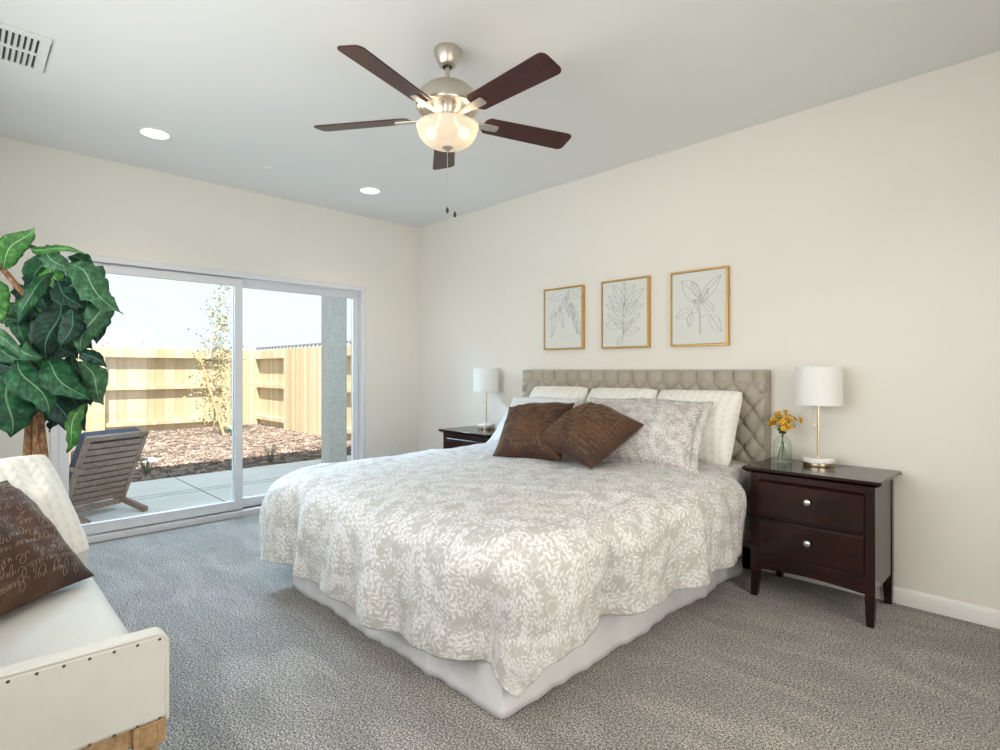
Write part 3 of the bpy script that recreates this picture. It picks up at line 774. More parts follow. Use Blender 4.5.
# ------------------------------------------------------------------ nightstands
def nightstand(x0, label):
    # x0: left edge of the top; the front faces -y
    T = thing('nightstand', (x0+.32, -.235, 0), label, 'nightstand', 'nightstands beside the bed')
    W_, D0, D1, H = .643, -.462, -.018, .70
    m = MB()
    a0, a1 = x0, x0+W_
    m.hexa([(a0+.02, D0+.02, H-.030), (a1-.02, D0+.02, H-.030), (a1-.02, D1, H-.030), (a0+.02, D1, H-.030)], [(a0, D0, H-.016), (a1, D0, H-.016), (a1, D1, H-.016), (a0, D1, H-.016)])
    m.box((a0, D0, H-.016), (a1, D1, H))
    obj('top', m, M['cherry'], T, bevel=.003)
    b0, b1 = x0+.035, x0+W_-.030
    f = D0+.028
    m = MB().box((b0+.02, f+.012, .20), (b1-.02, D1-.005, H-.030))
    m.box((b0+.04, f+.002, H-.062), (b1-.04, f+.014, H-.030)).box((b0+.04, f+.002, .432), (b1-.04, f+.014, .444))
    # lower apron with a shallow arch
    poly = [(b0+.04, .232), (b1-.04, .232), (b1-.04, .150)]
    for i in range(1, 12):
        q = i/12; poly.append((b1-.04-(b1-b0-.08)*q, .150+.014*math.sin(PI*q)))
    poly.append((b0+.04, .150))
    m.prism([(x, f+.002, z) for x, z in poly], (0, .012, 0))
    m.box((b0+.004, f+.05, .165), (b0+.018, D1-.03, H-.030)).box((b1-.018, f+.05, .165), (b1-.004, D1-.03, H-.030))
    obj('body', m, M['cherry'], T, bevel=.002)
    for (x, fx) in ((b0, 1), (b1, -1)):
        for (y, fy) in ((f, 1), (D1-.046, 1)):
            xa, xb = (x, x+.044) if fx > 0 else (x-.044, x)
            spl = -.002*fx; sy = -.008 if y == f else .004
            m = MB().box((xa, y, .18), (xb, y+.044, H-.030))
            s1 = [(xa, y, .18), (xb, y, .18), (xb, y+.044, .18), (xa, y+.044, .18)]
            ti = .006
            s0 = [(xa+spl+ti, y+sy, 0.002), (xb+spl-ti, y+sy, 0.002), (xb+spl-ti, y+.034+sy, 0.002), (xa+spl+ti, y+.034+sy, 0.002)]
            sm = [(xa+spl*.3+.002, y+sy*.25, .09), (xb+spl*.3-.002, y+sy*.25, .09), (xb+spl*.3-.002, y+.041+sy*.25, .09), (xa+spl*.3+.002, y+.041+sy*.25, .09)]
            m.hexa(sm, s1).hexa(s0, sm)
            obj('leg', m, M['cherry'], T, bevel=.002)
    for (z0, z1) in ((.446, H-.064), (.234, .430)):
        m = MB()
        xa, xb = b0+.046, b1-.046
        m.box((xa, f-.004, z0), (xb, f+.014, z1-.014))
        m.hexa([(xa, f-.004, z1-.014), (xb, f-.004, z1-.014), (xb, f+.014, z1-.014), (xa, f+.014, z1-.014)], [(xa, f+.008, z1), (xb, f+.008, z1), (xb, f+.014, z1), (xa, f+.014, z1)])
        dr = obj('drawer', m, M['cherry'], T, bevel=.0015)
        xc = (xa+xb)/2; zc = (z0+z1)/2+.012
        obj('knob', MB().lathe([(.006, -.002), (.005, .010), (.010, .014), (.0155, .020), (.0155, .024), (.011, .028), (.0001, .029)], (xc, f-.003, zc), 20, axis=(0, -1, 0)), M['steel'], dr, label='round brushed steel knob')
    return T
ns = nightstand(3.612, 'dark cherry two-drawer nightstand at right, holding the flower bottle')
dup(ns, (.930+.32, -.235, 0), 'dark two-drawer nightstand on the far side of the bed, near the corner')

# table lamps
def lamp(x, y, z, label):
    T = thing('table_lamp', (x, y, z), label, 'lamp', 'white shaded bedside lamps')
    c = (x, y, z)
    obj('base', MB().lathe([(.074, .0005), (.075, .003), (.075, .020), (.072, .022)], c, 48), M['brass'], T)
    obj('marble_disc', MB().lathe([(.078, .022), (.081, .025), (.081, .043), (.077, .047)], c, 48), M['marble'], T)
    obj('pole', MB().lathe([(.012, .047), (.011, .052), (.0075, .054), (.0075, .46), (.012, .462), (.012, .50)], c, 20), M['brass'], T)
    h0, h1, r0, r1 = .335, .545, .117, .113
    m = MB().lathe([(r0, h0), (r1, h1), (r1-.003, h1), (r0-.003, h0), (r0, h0)], c, 56, cap=False)
    obj('lamp_shade', m, M['shade'], T)
    m = MB()
    for k in range(3):
        q = 2*PI*k/3+.3; m.tube([(x+.012*math.cos(q), y+.012*math.sin(q), z+.50), (x+(r1-.002)*math.cos(q), y+(r1-.002)*math.sin(q), z+h1-.012)], .0022, 6)
    obj('shade_support', m, M['brass'], T)
    dx, dy = -.026*.70, -.026*.71
    ch = obj('pull_chain', MB().tube([(x+dx, y+dy, z+.46), (x+dx, y+dy, z+.232)], .0012, 6), M['brass'], T)
    obj('fob', MB().lathe([(.0001, .216), (.0045, .218), (.0045, .230), (.0015, .236)], (x+dx, y+dy, z), 10), M['brass'], ch)
    return T
lp = lamp(3.903, -.150, .70, 'white drum lamp with brass pole beside the flower bottle')
dup(lp, (1.225, -.150, .70), 'white drum lamp in the far corner, left of the headboard')

# bottle with flowers
VB = Vector((3.722, -.165, .7005))
t = thing('glass_bottle', VB, 'clear greenish glass bottle vase on the right nightstand', 'vase')
po = [(.0001, 0), (.037, 0), (.042, .004), (.043, .014), (.0425, .085), (.040, .105), (.030, .124), (.018, .137), (.0155, .146), (.0155, .170), (.019, .173), (.019, .178)]
pi_ = [(.0160, .178), (.0125, .172), (.0125, .146), (.015, .138), (.027, .122), (.0370, .103), (.0395, .085), (.0400, .014), (.036, .010), (.0001, .009)]
po = [(a_*1.16, b_*1.10) for a_, b_ in po]; pi_ = [(a_*1.16, b_*1.10) for a_, b_ in pi_]
obj('bottle_body', MB().lathe(po+pi_, VB, 40, cap=False), M['bottle'], t, smooth=60)
obj('wire_band', MB().lathe([(.0186, .164), (.0198, .166), (.0198, .171), (.0186, .173)], VB, 24, cap=False), M['dark'], t, label='dark wire band round the neck')
rnd = random.Random(5)
for k in range(15):
    q = 2*PI*k/15*1.0+rnd.uniform(-.2, .2)
    ri = .032*rnd.uniform(.55, 1); ro = rnd.choice((.02, .045, .062))*rnd.uniform(.8, 1.15)
    b0 = VB+Vector((math.cos(q+PI)*ri, math.sin(q+PI)*ri, .012)); nk = VB+Vector((math.cos(q)*.006, math.sin(q)*.006, .158))
    tip = VB+Vector((math.cos(q)*ro, math.sin(q)*ro*.9, .30-ro*.9+rnd.uniform(-.02, .012)))
    F = thing('flower_stem', b0, 'yellow-orange flower sprig standing in the greenish glass bottle', 'flower', 'flower sprigs in the glass bottle')
    mid = nk+(tip-nk)*.5+Vector((0, 0, .012))
    obj('stem', MB().tube([b0, (b0+nk)/2, nk, mid, tip], [.0017, .0017, .0016, .0013, .001], 6), M['stem'], F)
    m = MB()
    for l in range(4):
        pb = nk.lerp(tip, rnd.uniform(.15, .75)); an = rnd.uniform(0, 2*PI); dv_ = Vector((math.cos(an), math.sin(an), rnd.uniform(-.2, .8))).normalized()
        sd = dv_.cross(Vector((0, 0, 1))).normalized()*.006; ln = rnd.uniform(.02, .035)
        m.add([pb, pb+dv_*ln*.5+sd, pb+dv_*ln, pb+dv_*ln*.5-sd, pb+dv_*ln*.5+Vector((0, 0, .002))], [(0, 1, 4), (1, 2, 4), (2, 3, 4), (3, 0, 4)])
    obj('leaves', m, M['stem'], F, fixn=False)
    for l in range(5):
        c = tip + Vector((rnd.uniform(-.024, .024), rnd.uniform(-.024, .024), rnd.uniform(-.040, .012)))
        ax = (c-VB-Vector((0, 0, .16))).normalized()+Vector((.25, -.35, .1))*.6; ax.normalize()
        A = ax.orthogonal().normalized(); B = ax.cross(A); m = MB()
        np_ = 6; R_ = rnd.uniform(.013, .0185)
        for p_ in range(np_):
            th = 2*PI*p_/np_; d_ = A*math.cos(th)+B*math.sin(th); s_ = -A*math.sin(th)+B*math.cos(th)
            vs = [c, c+d_*R_*.55+s_*R_*.40+ax*.002, c+d_*R_+s_*R_*.2+ax*.0035, c+d_*R_-s_*R_*.2+ax*.0035, c+d_*R_*.55-s_*R_*.40+ax*.002]
            m.add(vs+[v-ax*.0012 for v in vs], [(0,1,2,3,4), (9,8,7,6,5), (0,5,6,1), (1,6,7,2), (2,7,8,3), (3,8,9,4), (4,9,5,0)])
        b_ = obj('bloom', m, M['petal'], F, fixn=False, smooth=0)
        obj('flower_centre', MB().sphere(c+ax*.002, .0036, 8, 6), M['seedhead'], b_)

# ------------------------------------------------------------------ framed drawings
def leaf_lines(b, tp, w, bend=0):
    b = Vector((b[0], b[1])); tp = Vector((tp[0], tp[1])); d_ = tp-b; n = Vector((-d_.y, d_.x))
    L1, L2, Md = [], [], []
    for i in range(11):
        q = i/10; c = b+d_*q+n*bend*math.sin(PI*q); e = 1.3*w*math.sin(PI*q**.85)**.8*d_.length
        nn = n.normalized(); L1.append(c+nn*e); L2.append(c-nn*e); Md.append(c)
    return [L1, L2, Md]
def picture(x0, x1, z0, z1, curves, label):
    T = thing('framed_drawing', ((x0+x1)/2, -.018, (z0+z1)/2), label, 'picture', 'gold framed leaf drawings above the bed')
    D = -.036; fw_ = .011
    m = MB().box((x0, D, z0), (x0+fw_, -.001, z1)).box((x1-fw_, D, z0), (x1, -.001, z1)).box((x0+fw_, D, z0), (x1-fw_, -.001, z0+fw_)).box((x0+fw_, D, z1-fw_), (x1-fw_, -.001, z1))
    obj('frame', m, M['gold'], T, bevel=.0012)
    cv = obj('canvas', MB().box((x0+fw_+.003, D+.006, z0+fw_+.003), (x1-fw_-.003, -.002, z1-fw_-.003)), M['canvas'], T)
    m = MB(); a0, a1, c0, c1 = x0+fw_+.006, x1-fw_-.006, z0+fw_+.006, z1-fw_-.006
    for cu in curves:
        pts = [(a0+(a1-a0)*min(.995, max(.005, p[0])), D+.0055, c0+(c1-c0)*min(.995, max(.005, p[1]))) for p in cu]
        m.tube(pts, .0011, 4, cap=False)
    obj('leaf_drawing', m, M['ink'], cv, label='grey line drawing of leaves', fixn=False)
def bez(*pts):
    out = []
    for i in range(13):
        q = i/12; p = [Vector(a_) for a_ in pts]
        while len(p) > 1: p = [p[k].lerp(p[k+1], q) for k in range(len(p)-1)]
        out.append(p[0])
    return out
C1 = [bez((.68, .99), (.62, .92), (.66, .80), (.72, .72), (.95, .68)), bez((.66, .90), (.50, .80), (.42, .66))]
for a_ in (((.64, .93), (.14, .86), .13), ((.64, .93), (.98, .96), .12), ((.66, .88), (.40, .62), .12), ((.60, .84), (.62, .60), .13), ((.42, .72), (.12, .50), .12), ((.42, .66), (.52, .34), .15), ((.30, .62), (.18, .18), .12), ((.70, .74), (.66, .52), .12), ((.74, .72), (.80, .46), .14), ((.78, .70), (.97, .20), .10), ((.70, .84), (.99, .84), .10), ((.72, .76), (.90, .22), .07)): C1 += leaf_lines(*a_)
C2 = [bez((.46, .02), (.50, .2), (.47, .45), (.50, .70)), bez((.50, .70), (.48, .8), (.52, .9))]
for a_ in (((.50, .62), (.24, .96), .16), ((.50, .64), (.50, .99), .15), ((.50, .62), (.74, .93), .14), ((.50, .56), (.12, .80), .13), ((.50, .60), (.94, .86), .12), ((.50, .58), (.08, .66), .13), ((.52, .56), (.92, .62), .14), ((.48, .46), (.22, .62), .16), ((.50, .44), (.80, .70), .12), ((.48, .36), (.10, .50), .12), ((.48, .34), (.06, .34), .15), ((.50, .34), (.86, .48), .13), ((.48, .26), (.28, .38), .14), ((.48, .18), (.84, .26), .13), ((.46, .20), (.70, .40), .1), ((.44, .16), (.34, .02), .22)): C2 += leaf_lines(*a_)
C3 = [bez((.53, .12), (.53, .35), (.51, .45), (.56, .62)), bez((.555, .12), (.55, .35), (.53, .45)), bez((.51, .45), (.42, .42), (.36, .44)), bez((.56, .36), (.60, .40), (.70, .40), (.74, .38))]
for a_ in (((.53, .62), (.18, .90), .20), ((.53, .64), (.38, .88), .17), ((.56, .62), (.92, .92), .13), ((.55, .56), (.68, .76), .20), ((.58, .60), (.80, .44), .17), ((.50, .46), (.44, .62), .18), ((.40, .48), (.06, .38), .16), ((.38, .44), (.32, .24), .22), ((.73, .38), (.92, .15), .22), ((.54, .58), (.36, .60), .12)): C3 += leaf_lines(*a_)
picture(1.802, 2.205, 1.393, 1.897, C1, 'gold framed drawing of hanging leaves, leftmost of the three above the bed')
picture(2.380, 2.784, 1.388, 1.897, C2, 'gold framed drawing of a dense leafy stem, middle of the three')
picture(2.952, 3.351, 1.387, 1.893, C3, 'gold framed drawing of sparse broad leaves, rightmost of the three')

# ------------------------------------------------------------------ settee
SX0, SX1, SY0, SY1 = 1.930, 3.232, -3.80, -3.148
SZB, SZA, SZS = .330, .553, .455
t = thing('settee', ((SX0+SX1)/2, -3.47, 0), 'cream linen settee with nailhead trim and turned oak legs, at lower left', 'settee')
def arm_profile(rr=.028):
    pr = [(SY0+.04, SZB), (SY1, SZB)]
    for i in range(7):
        q = i/6*PI/2; pr.append((SY1-rr+rr*math.cos(q), SZA-rr+rr*math.sin(q)))
    for i in range(1, 9):
        q = i/8; pr.append((SY1-rr+(SY0+.04-SY1+rr)*q, SZA+.012*q))
    return pr
AW = .062
for (xa, xb, out) in ((SX1-AW, SX1, 1), (SX0, SX0+AW, -1)):
    pr = arm_profile()
    ar = obj('arm', MB().prism([(xa, y, z) for y, z in pr], (xb-xa, 0, 0)), M['linen'], t, bevel=.012, seg=3)
    xo = xb if out > 0 else xa
    m = MB().tube([(xo-.004*out, y+(.004 if y < -3.5 else -.004), z-.002) for y, z in pr[1:]], .0048, 8)
    obj('welt', m, M['linen'], ar, smooth=80)
    n_ = 13
    for i in range(n_):
        y = SY1-.022+(SY0+.07-SY1)*i/(n_-1)
        for z in (SZA-.015+.012*i/n_, SZB+.006):
            obj('nailhead', MB().lathe([(.0001, .0024), (.0026, .0019), (.0038, .0002)], (xo, y, z), 10, axis=(out, 0, 0)), M['nail'], ar, label='dark nailhead')
m = MB(); P = []
nxx, nyy = 40, 24
sx0, sx1, sy0, sy1 = SX0+AW+.002, SX1-AW-.002, SY0+.11, SY1-.010
for i in range(nxx+1):
    row = []
    for j in range(nyy+1):
        u = i/nxx; v = j/nyy; e = min(1-v, .2)/.2
        ex = min(u, 1-u)/.06
        zz = SZS-.045*(1-min(1, (min(1-v, 1)*(sy1-sy0))/.045))**2 - .012*(1-min(1, ex))**2 + .004*noise.noise((u*3, v*3, 2))
        row.append((sx0+(sx1-sx0)*u, sy0+(sy1-sy0)*v, zz))
    P.append(row)
m.grid(P)
m.box((sx0, sy0, SZB+.001), (sx1, sy1-.004, SZS-.046))
obj('seat', m, M['linen'], t, smooth=60)
obj('back', MB().box((SX0, SY0, SZB), (SX1, SY0+.10, .86)), M['linen'], t, bevel=.03, seg=4)
m = MB().box((SX0+.03, SY1-.052, .277), (SX1-.03, SY1-.020, SZB-.001)).box((SX0+.03, SY0+.02, .277), (SX1-.03, SY0+.05, SZB-.001))
m.box((SX1-.050, SY0+.05, .277), (SX1-.022, SY1-.052, SZB-.001)).box((SX0+.022, SY0+.05, .277), (SX0+.050, SY1-.052, SZB-.001))
obj('rail', m, M['oak'], t, bevel=.003)
for x in (SX0+.042, SX1-.042):
    for y in (SY0+.05, SY1-.042):
        m = MB().box((x-.036, y-.036, .268), (x+.036, y+.036, SZB-.001))
        m.lathe([(.018, 0), (.020, .012), (.016, .024), (.019, .05), (.026, .15), (.029, .20), (.022, .212), (.030, .222), (.030, .232), (.020, .238), (.022, .248), (.029, .256), (.030, .262), (.026, .2685)], (x, y, .001), 24)
        lg = obj('leg', m, M['oak'], t, bevel=.002)
        for s_, ax in ((1, 'x'), (1, 'y')):
            mm = MB(); zc = .299; q = .019
            def ringpt(a_, b_): return (x+.0362, y+a_, zc+b_) if ax == 'x' else (x+a_, y+.0362, zc+b_)
            for k in range(4):
                p0 = [(-q, -q), (q, -q), (q, q), (-q, q)][k]; p1 = [(q, -q), (q, q), (-q, q), (-q, -q)][k]
                mm.beam(ringpt(*p0), ringpt(*p1), .006, .005)
            obj('carved_panel', mm, M['oak'], lg, label='small carved square on the leg block')
o, pt, nr = pillow('throw_pillow', [(2.700, -3.560, .472), (2.372, -3.185, .478), (2.055, -3.405, .808), (2.39, -3.745, .80)], .20, M['brown'], 'brown velvet script pillow on the cream settee', pinch=.06, n=3, res=56, welt=.004)
script(o, pt, nr, 11, M['script'], 11, .00062, .9)
pillow('knit_pillow', [(2.34, -3.56, .50), (2.105, -3.145, .50), (1.800, -3.262, .876), (2.03, -3.69, .87)], .16, M['knit'], 'white cable knit pillow behind the brown script pillow on the settee', pinch=.03, n=3, res=56, rnd_=.05)

# ------------------------------------------------------------------ tall artificial plant
PB = Vector((1.42, -3.30, 0))
t = thing('potted_plant', PB, 'tall leafy green indoor plant standing behind the settee by the door', 'plant')
obj('planter', MB().lathe([(.0001, .001), (.125, .001), (.135, .02), (.165, .30), (.172, .315), (.165, .325), (.150, .32), (.140, .29), (.0001, .285)], PB, 40), M['planter'], t)
PD = 2.78
def pp(px, py, dd=0): return ad(px, py, PD+dd)
for pts, r in (([(27, 640), (26, 520), (27, 460), (30, 415), (32, 385), (28, 350), (27, 330), (30, 300), (16, 285), (2, 268), (-8, 262)], .021), ([(36, 640), (37, 520), (38, 455), (37, 410), (42, 380), (48, 350), (56, 330)], .024), ([(42, 640), (46, 520), (45, 455), (40, 410), (30, 380), (20, 365)], .017)):
    P = [pp(px, py, .01*k) for k, (px, py) in enumerate(pts)]; P[0] = Vector((PB.x+(P[0].x-PB.x)*.4, PB.y+(P[0].y-PB.y)*.4, .28))
    n_ = len(P)
    obj('trunk', MB().tube(P, [r*(1-.45*i/n_) for i in range(n_)], 10), M['bark'], t, smooth=60)
TOC = (CAM-pp(50, 340)).normalized()
def leaf(b, tp, wpx, mi, d0=0, d1=0, droop=.12, curl=.25, wave=0, tilt=0, face=None):
    # b, tp: base and tip; the blade is a curved, folded strip with depth
    B = pp(*b, d0); T = pp(*tp, d1); ln = (T-B).length; ax = (T-B).normalized()
    f = (TOC+Vector((0, 0, .25))).normalized() if face is None else Vector(face).normalized()
    sd = ax.cross(f).normalized(); sd = Matrix.Rotation(tilt, 3, ax) @ sd; nn = sd.cross(ax).normalized()
    if nn.dot(f) < 0: nn = -nn
    w = wpx*.90/FPX*(PD)/2; P = []; U = []; wave = max(wave, .45)*1.3; curl *= 1.6
    for i in range(17):
        q = i/16
        wd = w*1.06*max(0, math.sin(PI*min(1, q*.985+.012)**.84))**.92
        if q > .92: wd *= (1-q)/.08*.9+.1
        c = B+ax*ln*q+nn*droop*1.35*ln*math.sin(PI*q)+nn*.02+sd*.05*ln*math.sin(2*PI*q+b[0])
        row = []; ur = []
        for j in range(9):
            s_ = j/4-1
            wv = wave*.012*math.sin(q*26+s_*1.5)*abs(s_)**1.5
            e = 1+wave*.09*math.sin(q*30+(1 if s_ > 0 else 2.2))*abs(s_)
            row.append(c+sd*wd*s_*e+nn*(curl*wd*abs(s_)**1.1*(-.8 if curl > 0 else .8)+.18*wd*(1-abs(s_))*-1+wv)); ur.append((s_/2+.5, q))
        P.append(row); U.append(ur)
    stalk = B-ax*.02
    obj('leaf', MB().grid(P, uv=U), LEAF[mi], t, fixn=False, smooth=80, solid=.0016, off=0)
LV = [
 ((2,266),(34,225),24,1,0,-.05,.05,.2,0,.1), ((31,246),(91,258),9,1,.05,-.05,.10,.5,0,.5), ((42,252),(83,277),20,3,0,-.05,.12,.3,1,.3),
 ((66,266),(124,317),31,3,-.1,-.2,.10,.25,1,0), ((104,296),(80,354),26,3,-.12,-.15,.08,.3,1,.1), ((55,284),(83,313),21,2,-.2,-.25,.05,.3,0,0),
 ((60,300),(46,360),34,2,-.15,-.15,.08,.25,.4,0), ((77,310),(64,348),21,2,-.18,-.22,.05,.3,0,.2), ((58,276),(23,328),16,0,-.1,-.2,.30,.4,0,.3),
 ((48,248),(30,288),24,0,.02,.05,.1,.3,.4,-.3), ((-8,280),(2,322),28,1,-.1,-.1,.06,.3,0,.3), ((-6,316),(22,323),11,3,-.05,0,.12,.4,0,.2),
 ((-6,336),(34,366),15,3,-.1,-.2,.30,.4,0,.2), ((19,362),(51,417),33,0,-.2,-.25,.08,.25,.4,0), ((42,362),(89,405),29,0,-.15,-.2,.10,.25,.4,0),
 ((12,372),(8,438),46,0,-.12,-.18,.06,.25,1,0), ((50,378),(72,437),31,2,-.08,-.12,.08,.3,.6,.2), ((88,404),(70,452),16,1,-.1,-.1,.12,.4,.6,.5),
 ((84,362),(107,406),23,3,-.05,-.1,.08,.3,.7,.2), ((82,350),(109,368),14,2,-.1,-.1,.15,.4,.5,.3), ((-4,352),(32,362),22,0,-.08,-.15,.18,.3,.3,.2),
 ((28,352),(49,359),18,0,-.15,-.2,.3,.4,0,.4), ((-6,362),(18,374),20,2,-.1,-.1,.1,.3,.2,.1), ((70,276),(84,330),22,0,.05,.05,.1,.3,.3,.3), ((50,258),(62,300),22,1,.08,.05,.1,.3,.3,.2),
 ((40,282),(52,318),22,1,.1,.05,.1,.3,.2,.3), ((62,330),(92,352),22,2,.05,.05,.1,.3,.3,0), ((56,345),(78,362),22,2,.08,.05,.1,.3,.3,0), ((30,380),(44,420),26,2,.05,.05,.1,.3,.3,0),
 ((0,385),(26,428),30,2,.03,0,.1,.3,.4,.2), ((66,385),(86,432),24,2,.02,.02,.1,.3,.5,.1), ((72,258),(104,278),18,0,.06,.02,.1,.3,.5,.2), ((88,300),(96,345),24,2,.05,.03,.1,.3,.5,0),
 ((24,366),(20,410),26,2,.05,.05,.1,.3,.3,.2), ((-12,378),(-6,430),36,0,-.1,-.1,.1,.3,.5,0), ((-14,330),(-10,372),28,2,0,0,.1,.3,.3,0), ((-20,250),(-30,300),30,0,0,0,.1,.3,.3,0), ((74,366),(92,384),20,2,.0,.0,.1,.3,.3,.1)]
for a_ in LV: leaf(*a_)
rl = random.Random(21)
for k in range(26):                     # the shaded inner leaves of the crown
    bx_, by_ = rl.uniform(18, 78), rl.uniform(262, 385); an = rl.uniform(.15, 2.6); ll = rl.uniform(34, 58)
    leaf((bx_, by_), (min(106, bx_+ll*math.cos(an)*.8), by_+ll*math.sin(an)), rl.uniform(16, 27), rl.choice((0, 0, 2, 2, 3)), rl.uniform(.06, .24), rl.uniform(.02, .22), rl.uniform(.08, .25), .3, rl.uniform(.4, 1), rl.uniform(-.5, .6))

# ------------------------------------------------------------------ outdoors
GZ, PZ = -.12, -.08
struct('ground', MB().box((-22, -12, GZ-.3), (-.2, 9, GZ-.012)), M['earth'])
e0, e1 = Vector((-2.74, -2.2, 0)), Vector((-2.84, 1.0, 0)); dd = (e1-e0)/(e1.y-e0.y)
def edge(y): return e0+dd*(y-e0.y)
pa = edge(-7); pb = edge(1.6)
slab = [(-TH-.001, -7, PZ-.15), (-TH-.001, 1.6, PZ-.15), (pb.x, pb.y, PZ-.15), (pa.x, pa.y, PZ-.15)]
struct('patio', MB().prism(slab, (0, 0, .15)), M['concrete'], bevel=.006)
m = MB()
for (p, q) in (((-1.82, -6, 0), (-1.82, 1.5, 0)), ((-1.70, -6, 0), (-1.70, 1.5, 0)), ((-2.70, -1.64, 0), (-.30, -1.63, 0))):
    m.beam(Vector(p)+Vector((0, 0, PZ+.0005)), Vector(q)+Vector((0, 0, PZ+.0005)), .012, .002)
struct('trim_2', m, M['joint'])
struct('pillar', MB().box((-2.55, .165, PZ), (-2.30, .435, 3.0)), M['stucco'], bevel=.012)
struct('roof', MB().prism([(RX+3, -8, 2.98), (RX+3, 2.2, 2.98), (-2.55, 2.2, 2.98), (-2.55, -8, 2.98)], (0, 0, .22)), M['stucco'])  # overhang past the room lengthened to keep sun off the made-up windows

mu = MB(); rnd = random.Random(2)
for k in range(13000):
    y = rnd.uniform(-2.2, 1.8); x = -2.72-6.5*rnd.random()**1.5
    if x > edge(y).x-.03: continue
    l = rnd.uniform(.010, .030); w_ = rnd.uniform(.006, .013); h = rnd.uniform(.004, .010)
    Mx = Matrix.Translation((x, y, GZ-.006+rnd.uniform(0, .014))) @ Euler((rnd.uniform(-.4, .4), rnd.uniform(-.4, .4), rnd.uniform(0, PI))).to_matrix().to_4x4()
    mu.box((-l, -w_, -h), (l, w_, h), Mx)
o = obj('mulch', mu, M['chip'], None, (-6, 0, GZ), fixn=False, smooth=0)
tag(o, 'reddish bark mulch covering the yard bed beyond the patio', 'mulch', kind='stuff')

# fences
FX, FY, FT = -9.3, 1.85, 1.70
def fence(name, label, P0, ax, nv, L, mod, loc, T):
    # P0 start, ax along, nv normal pointing to the yard; alternate panels show rails or boards
    P0 = Vector(P0); ax = Vector(ax); nv = Vector(nv); up = Vector((0, 0, 1))
    F = thing(name, loc, label, 'fence', 'pine fences round the yard')
    s_ = 0; k = 0; pan = 2.40
    def bx(a0, a1, n0, n1, z0, z1):
        q = [P0+ax*a0+nv*n0, P0+ax*a1+nv*n0, P0+ax*a1+nv*n1, P0+ax*a0+nv*n1]
        return [p+up*z0 for p in q], [p+up*z1 for p in q]
    while s_ < L:
        front = (k+mod) % 2
        n0, n1 = (.055, .075) if front else (-.055, -.035)
        m = MB(); a_ = s_
        while a_ < s_+pan-.01:
            w_ = .138; m.hexa(*bx(a_+.002, min(s_+pan, a_+w_), n0, n1, GZ, FT+.012*rnd.random())); a_ += .140
        obj('board_panel', m, M['fence'], F, smooth=0)
        for (z0, z1) in ((FT-.20, FT-.02), (.80, .89), (.02, .11)):
            obj('rail', MB().hexa(*bx(s_+.045, s_+pan-.045, -.034, .054 if z0 < 1 else .075 if not front else .054, z0, z1)), M['fence'], F, smooth=0)
        obj('post', MB().hexa(*bx(s_-.045, s_+.045, -.045, .060 if front else .085, GZ-.05, FT+.01)), M['fence'], F, smooth=0)
        s_ += pan; k += 1
    return F
fence('wood_fence', 'pale pine fence along the back of the yard, behind the tree', (FX, FY-.05-.75-2.4*3, 0), (0, 1, 0), (1, 0, 0), 7.9, 0, (FX, -1.5, GZ), 0)
fence('wood_fence', 'pale pine side fence at right, running to the stucco pillar', (-9.95, FY, 0), (1, 0, 0), (0, -1, 0), 9.4, 0, (-5, FY, GZ), 0)

# neighbour's tiled roof edge seen above the side fence
ra, rb = at(256, 349, 1, 4.5), at(330, 343.5, 1, 4.5)
t = thing('tiled_roof', (ra+rb)/2, "dark ridged roof edge of the neighbouring house above the side fence", 'roof')
ra = Vector((ra.x, 4.5, 2.02)); rb = Vector((-6.5, 4.5, 2.02))
obj('roof_slope', MB().prism([ra+Vector((0, 0, -.03)), ra+Vector((0, 3, .10)), ra+Vector((0, 3, .06)), ra+Vector((0, 0, -.07))], rb-ra), M['white_plastic'], t)
m = MB(); n_ = 36
for i in range(n_):
    p = ra.lerp(rb, (i+.5)/n_); m.prism([p+Vector((-.05, -.02, -.05)), p+Vector((.01, -.02, -.05)), p+Vector((.09, -.02, .045)), p+Vector((-.09, -.02, .045))], (0, .05, 0))
obj('roof_tiles', m, M['roofing'], t)

# young tree with its two stakes
TB = Vector((-7.7, .35, GZ))
t = thing('young_tree', TB, 'young sparse-leaved tree tied to stakes in the mulch bed', 'tree')
rnd = random.Random(9); tips = []
tk = [TB, TB+Vector((.02, .02, .8)), TB+Vector((-.02, -.05, 1.5)), TB+Vector((.03, .02, 2.2)), TB+Vector((0, .05, 2.75))]
m = MB().tube(tk, [.026, .022, .017, .010, .004], 8)
for k in range(34):
    q = rnd.uniform(.10, 1)*3.99; i = int(q); b0 = tk[i].lerp(tk[i+1], q-i); an = rnd.uniform(0, 2*PI); ln = rnd.uniform(.35, .85)*(1.1-.2*i/3)
    d_ = Vector((math.cos(an)*.62, math.sin(an)*.62, rnd.uniform(.4, .9)))
    e_ = b0+d_*ln; md = (b0+e_)/2+Vector((0, 0, -.03)); m.tube([b0, md, e_], [.007, .005, .002], 5)
    for _ in range(34): tips.append(b0.lerp(e_, rnd.uniform(.3, 1.08))+Vector((rnd.gauss(0, .075), rnd.gauss(0, .075), rnd.gauss(0, .08))))
for _ in range(420): tips.append(TB+Vector((rnd.gauss(0, .20), rnd.gauss(0, .20), rnd.uniform(.2, 1.2))))
obj('trunk', m, M['treebark'], t)
m = MB()
for p in tips:
    q = Euler((rnd.uniform(-1, 1), rnd.uniform(-1, 1), rnd.uniform(0, 6.3))).to_matrix(); s_ = rnd.uniform(.022, .042)
    m.add([p+q@Vector(v)*s_ for v in ((0, 0, 0), (.8, .5, .12), (2, 0, .2), (.8, -.5, .12))], [(0, 1, 2), (0, 2, 3)])
o = obj('foliage', m, M['treeleaf'], t, fixn=False, smooth=0)
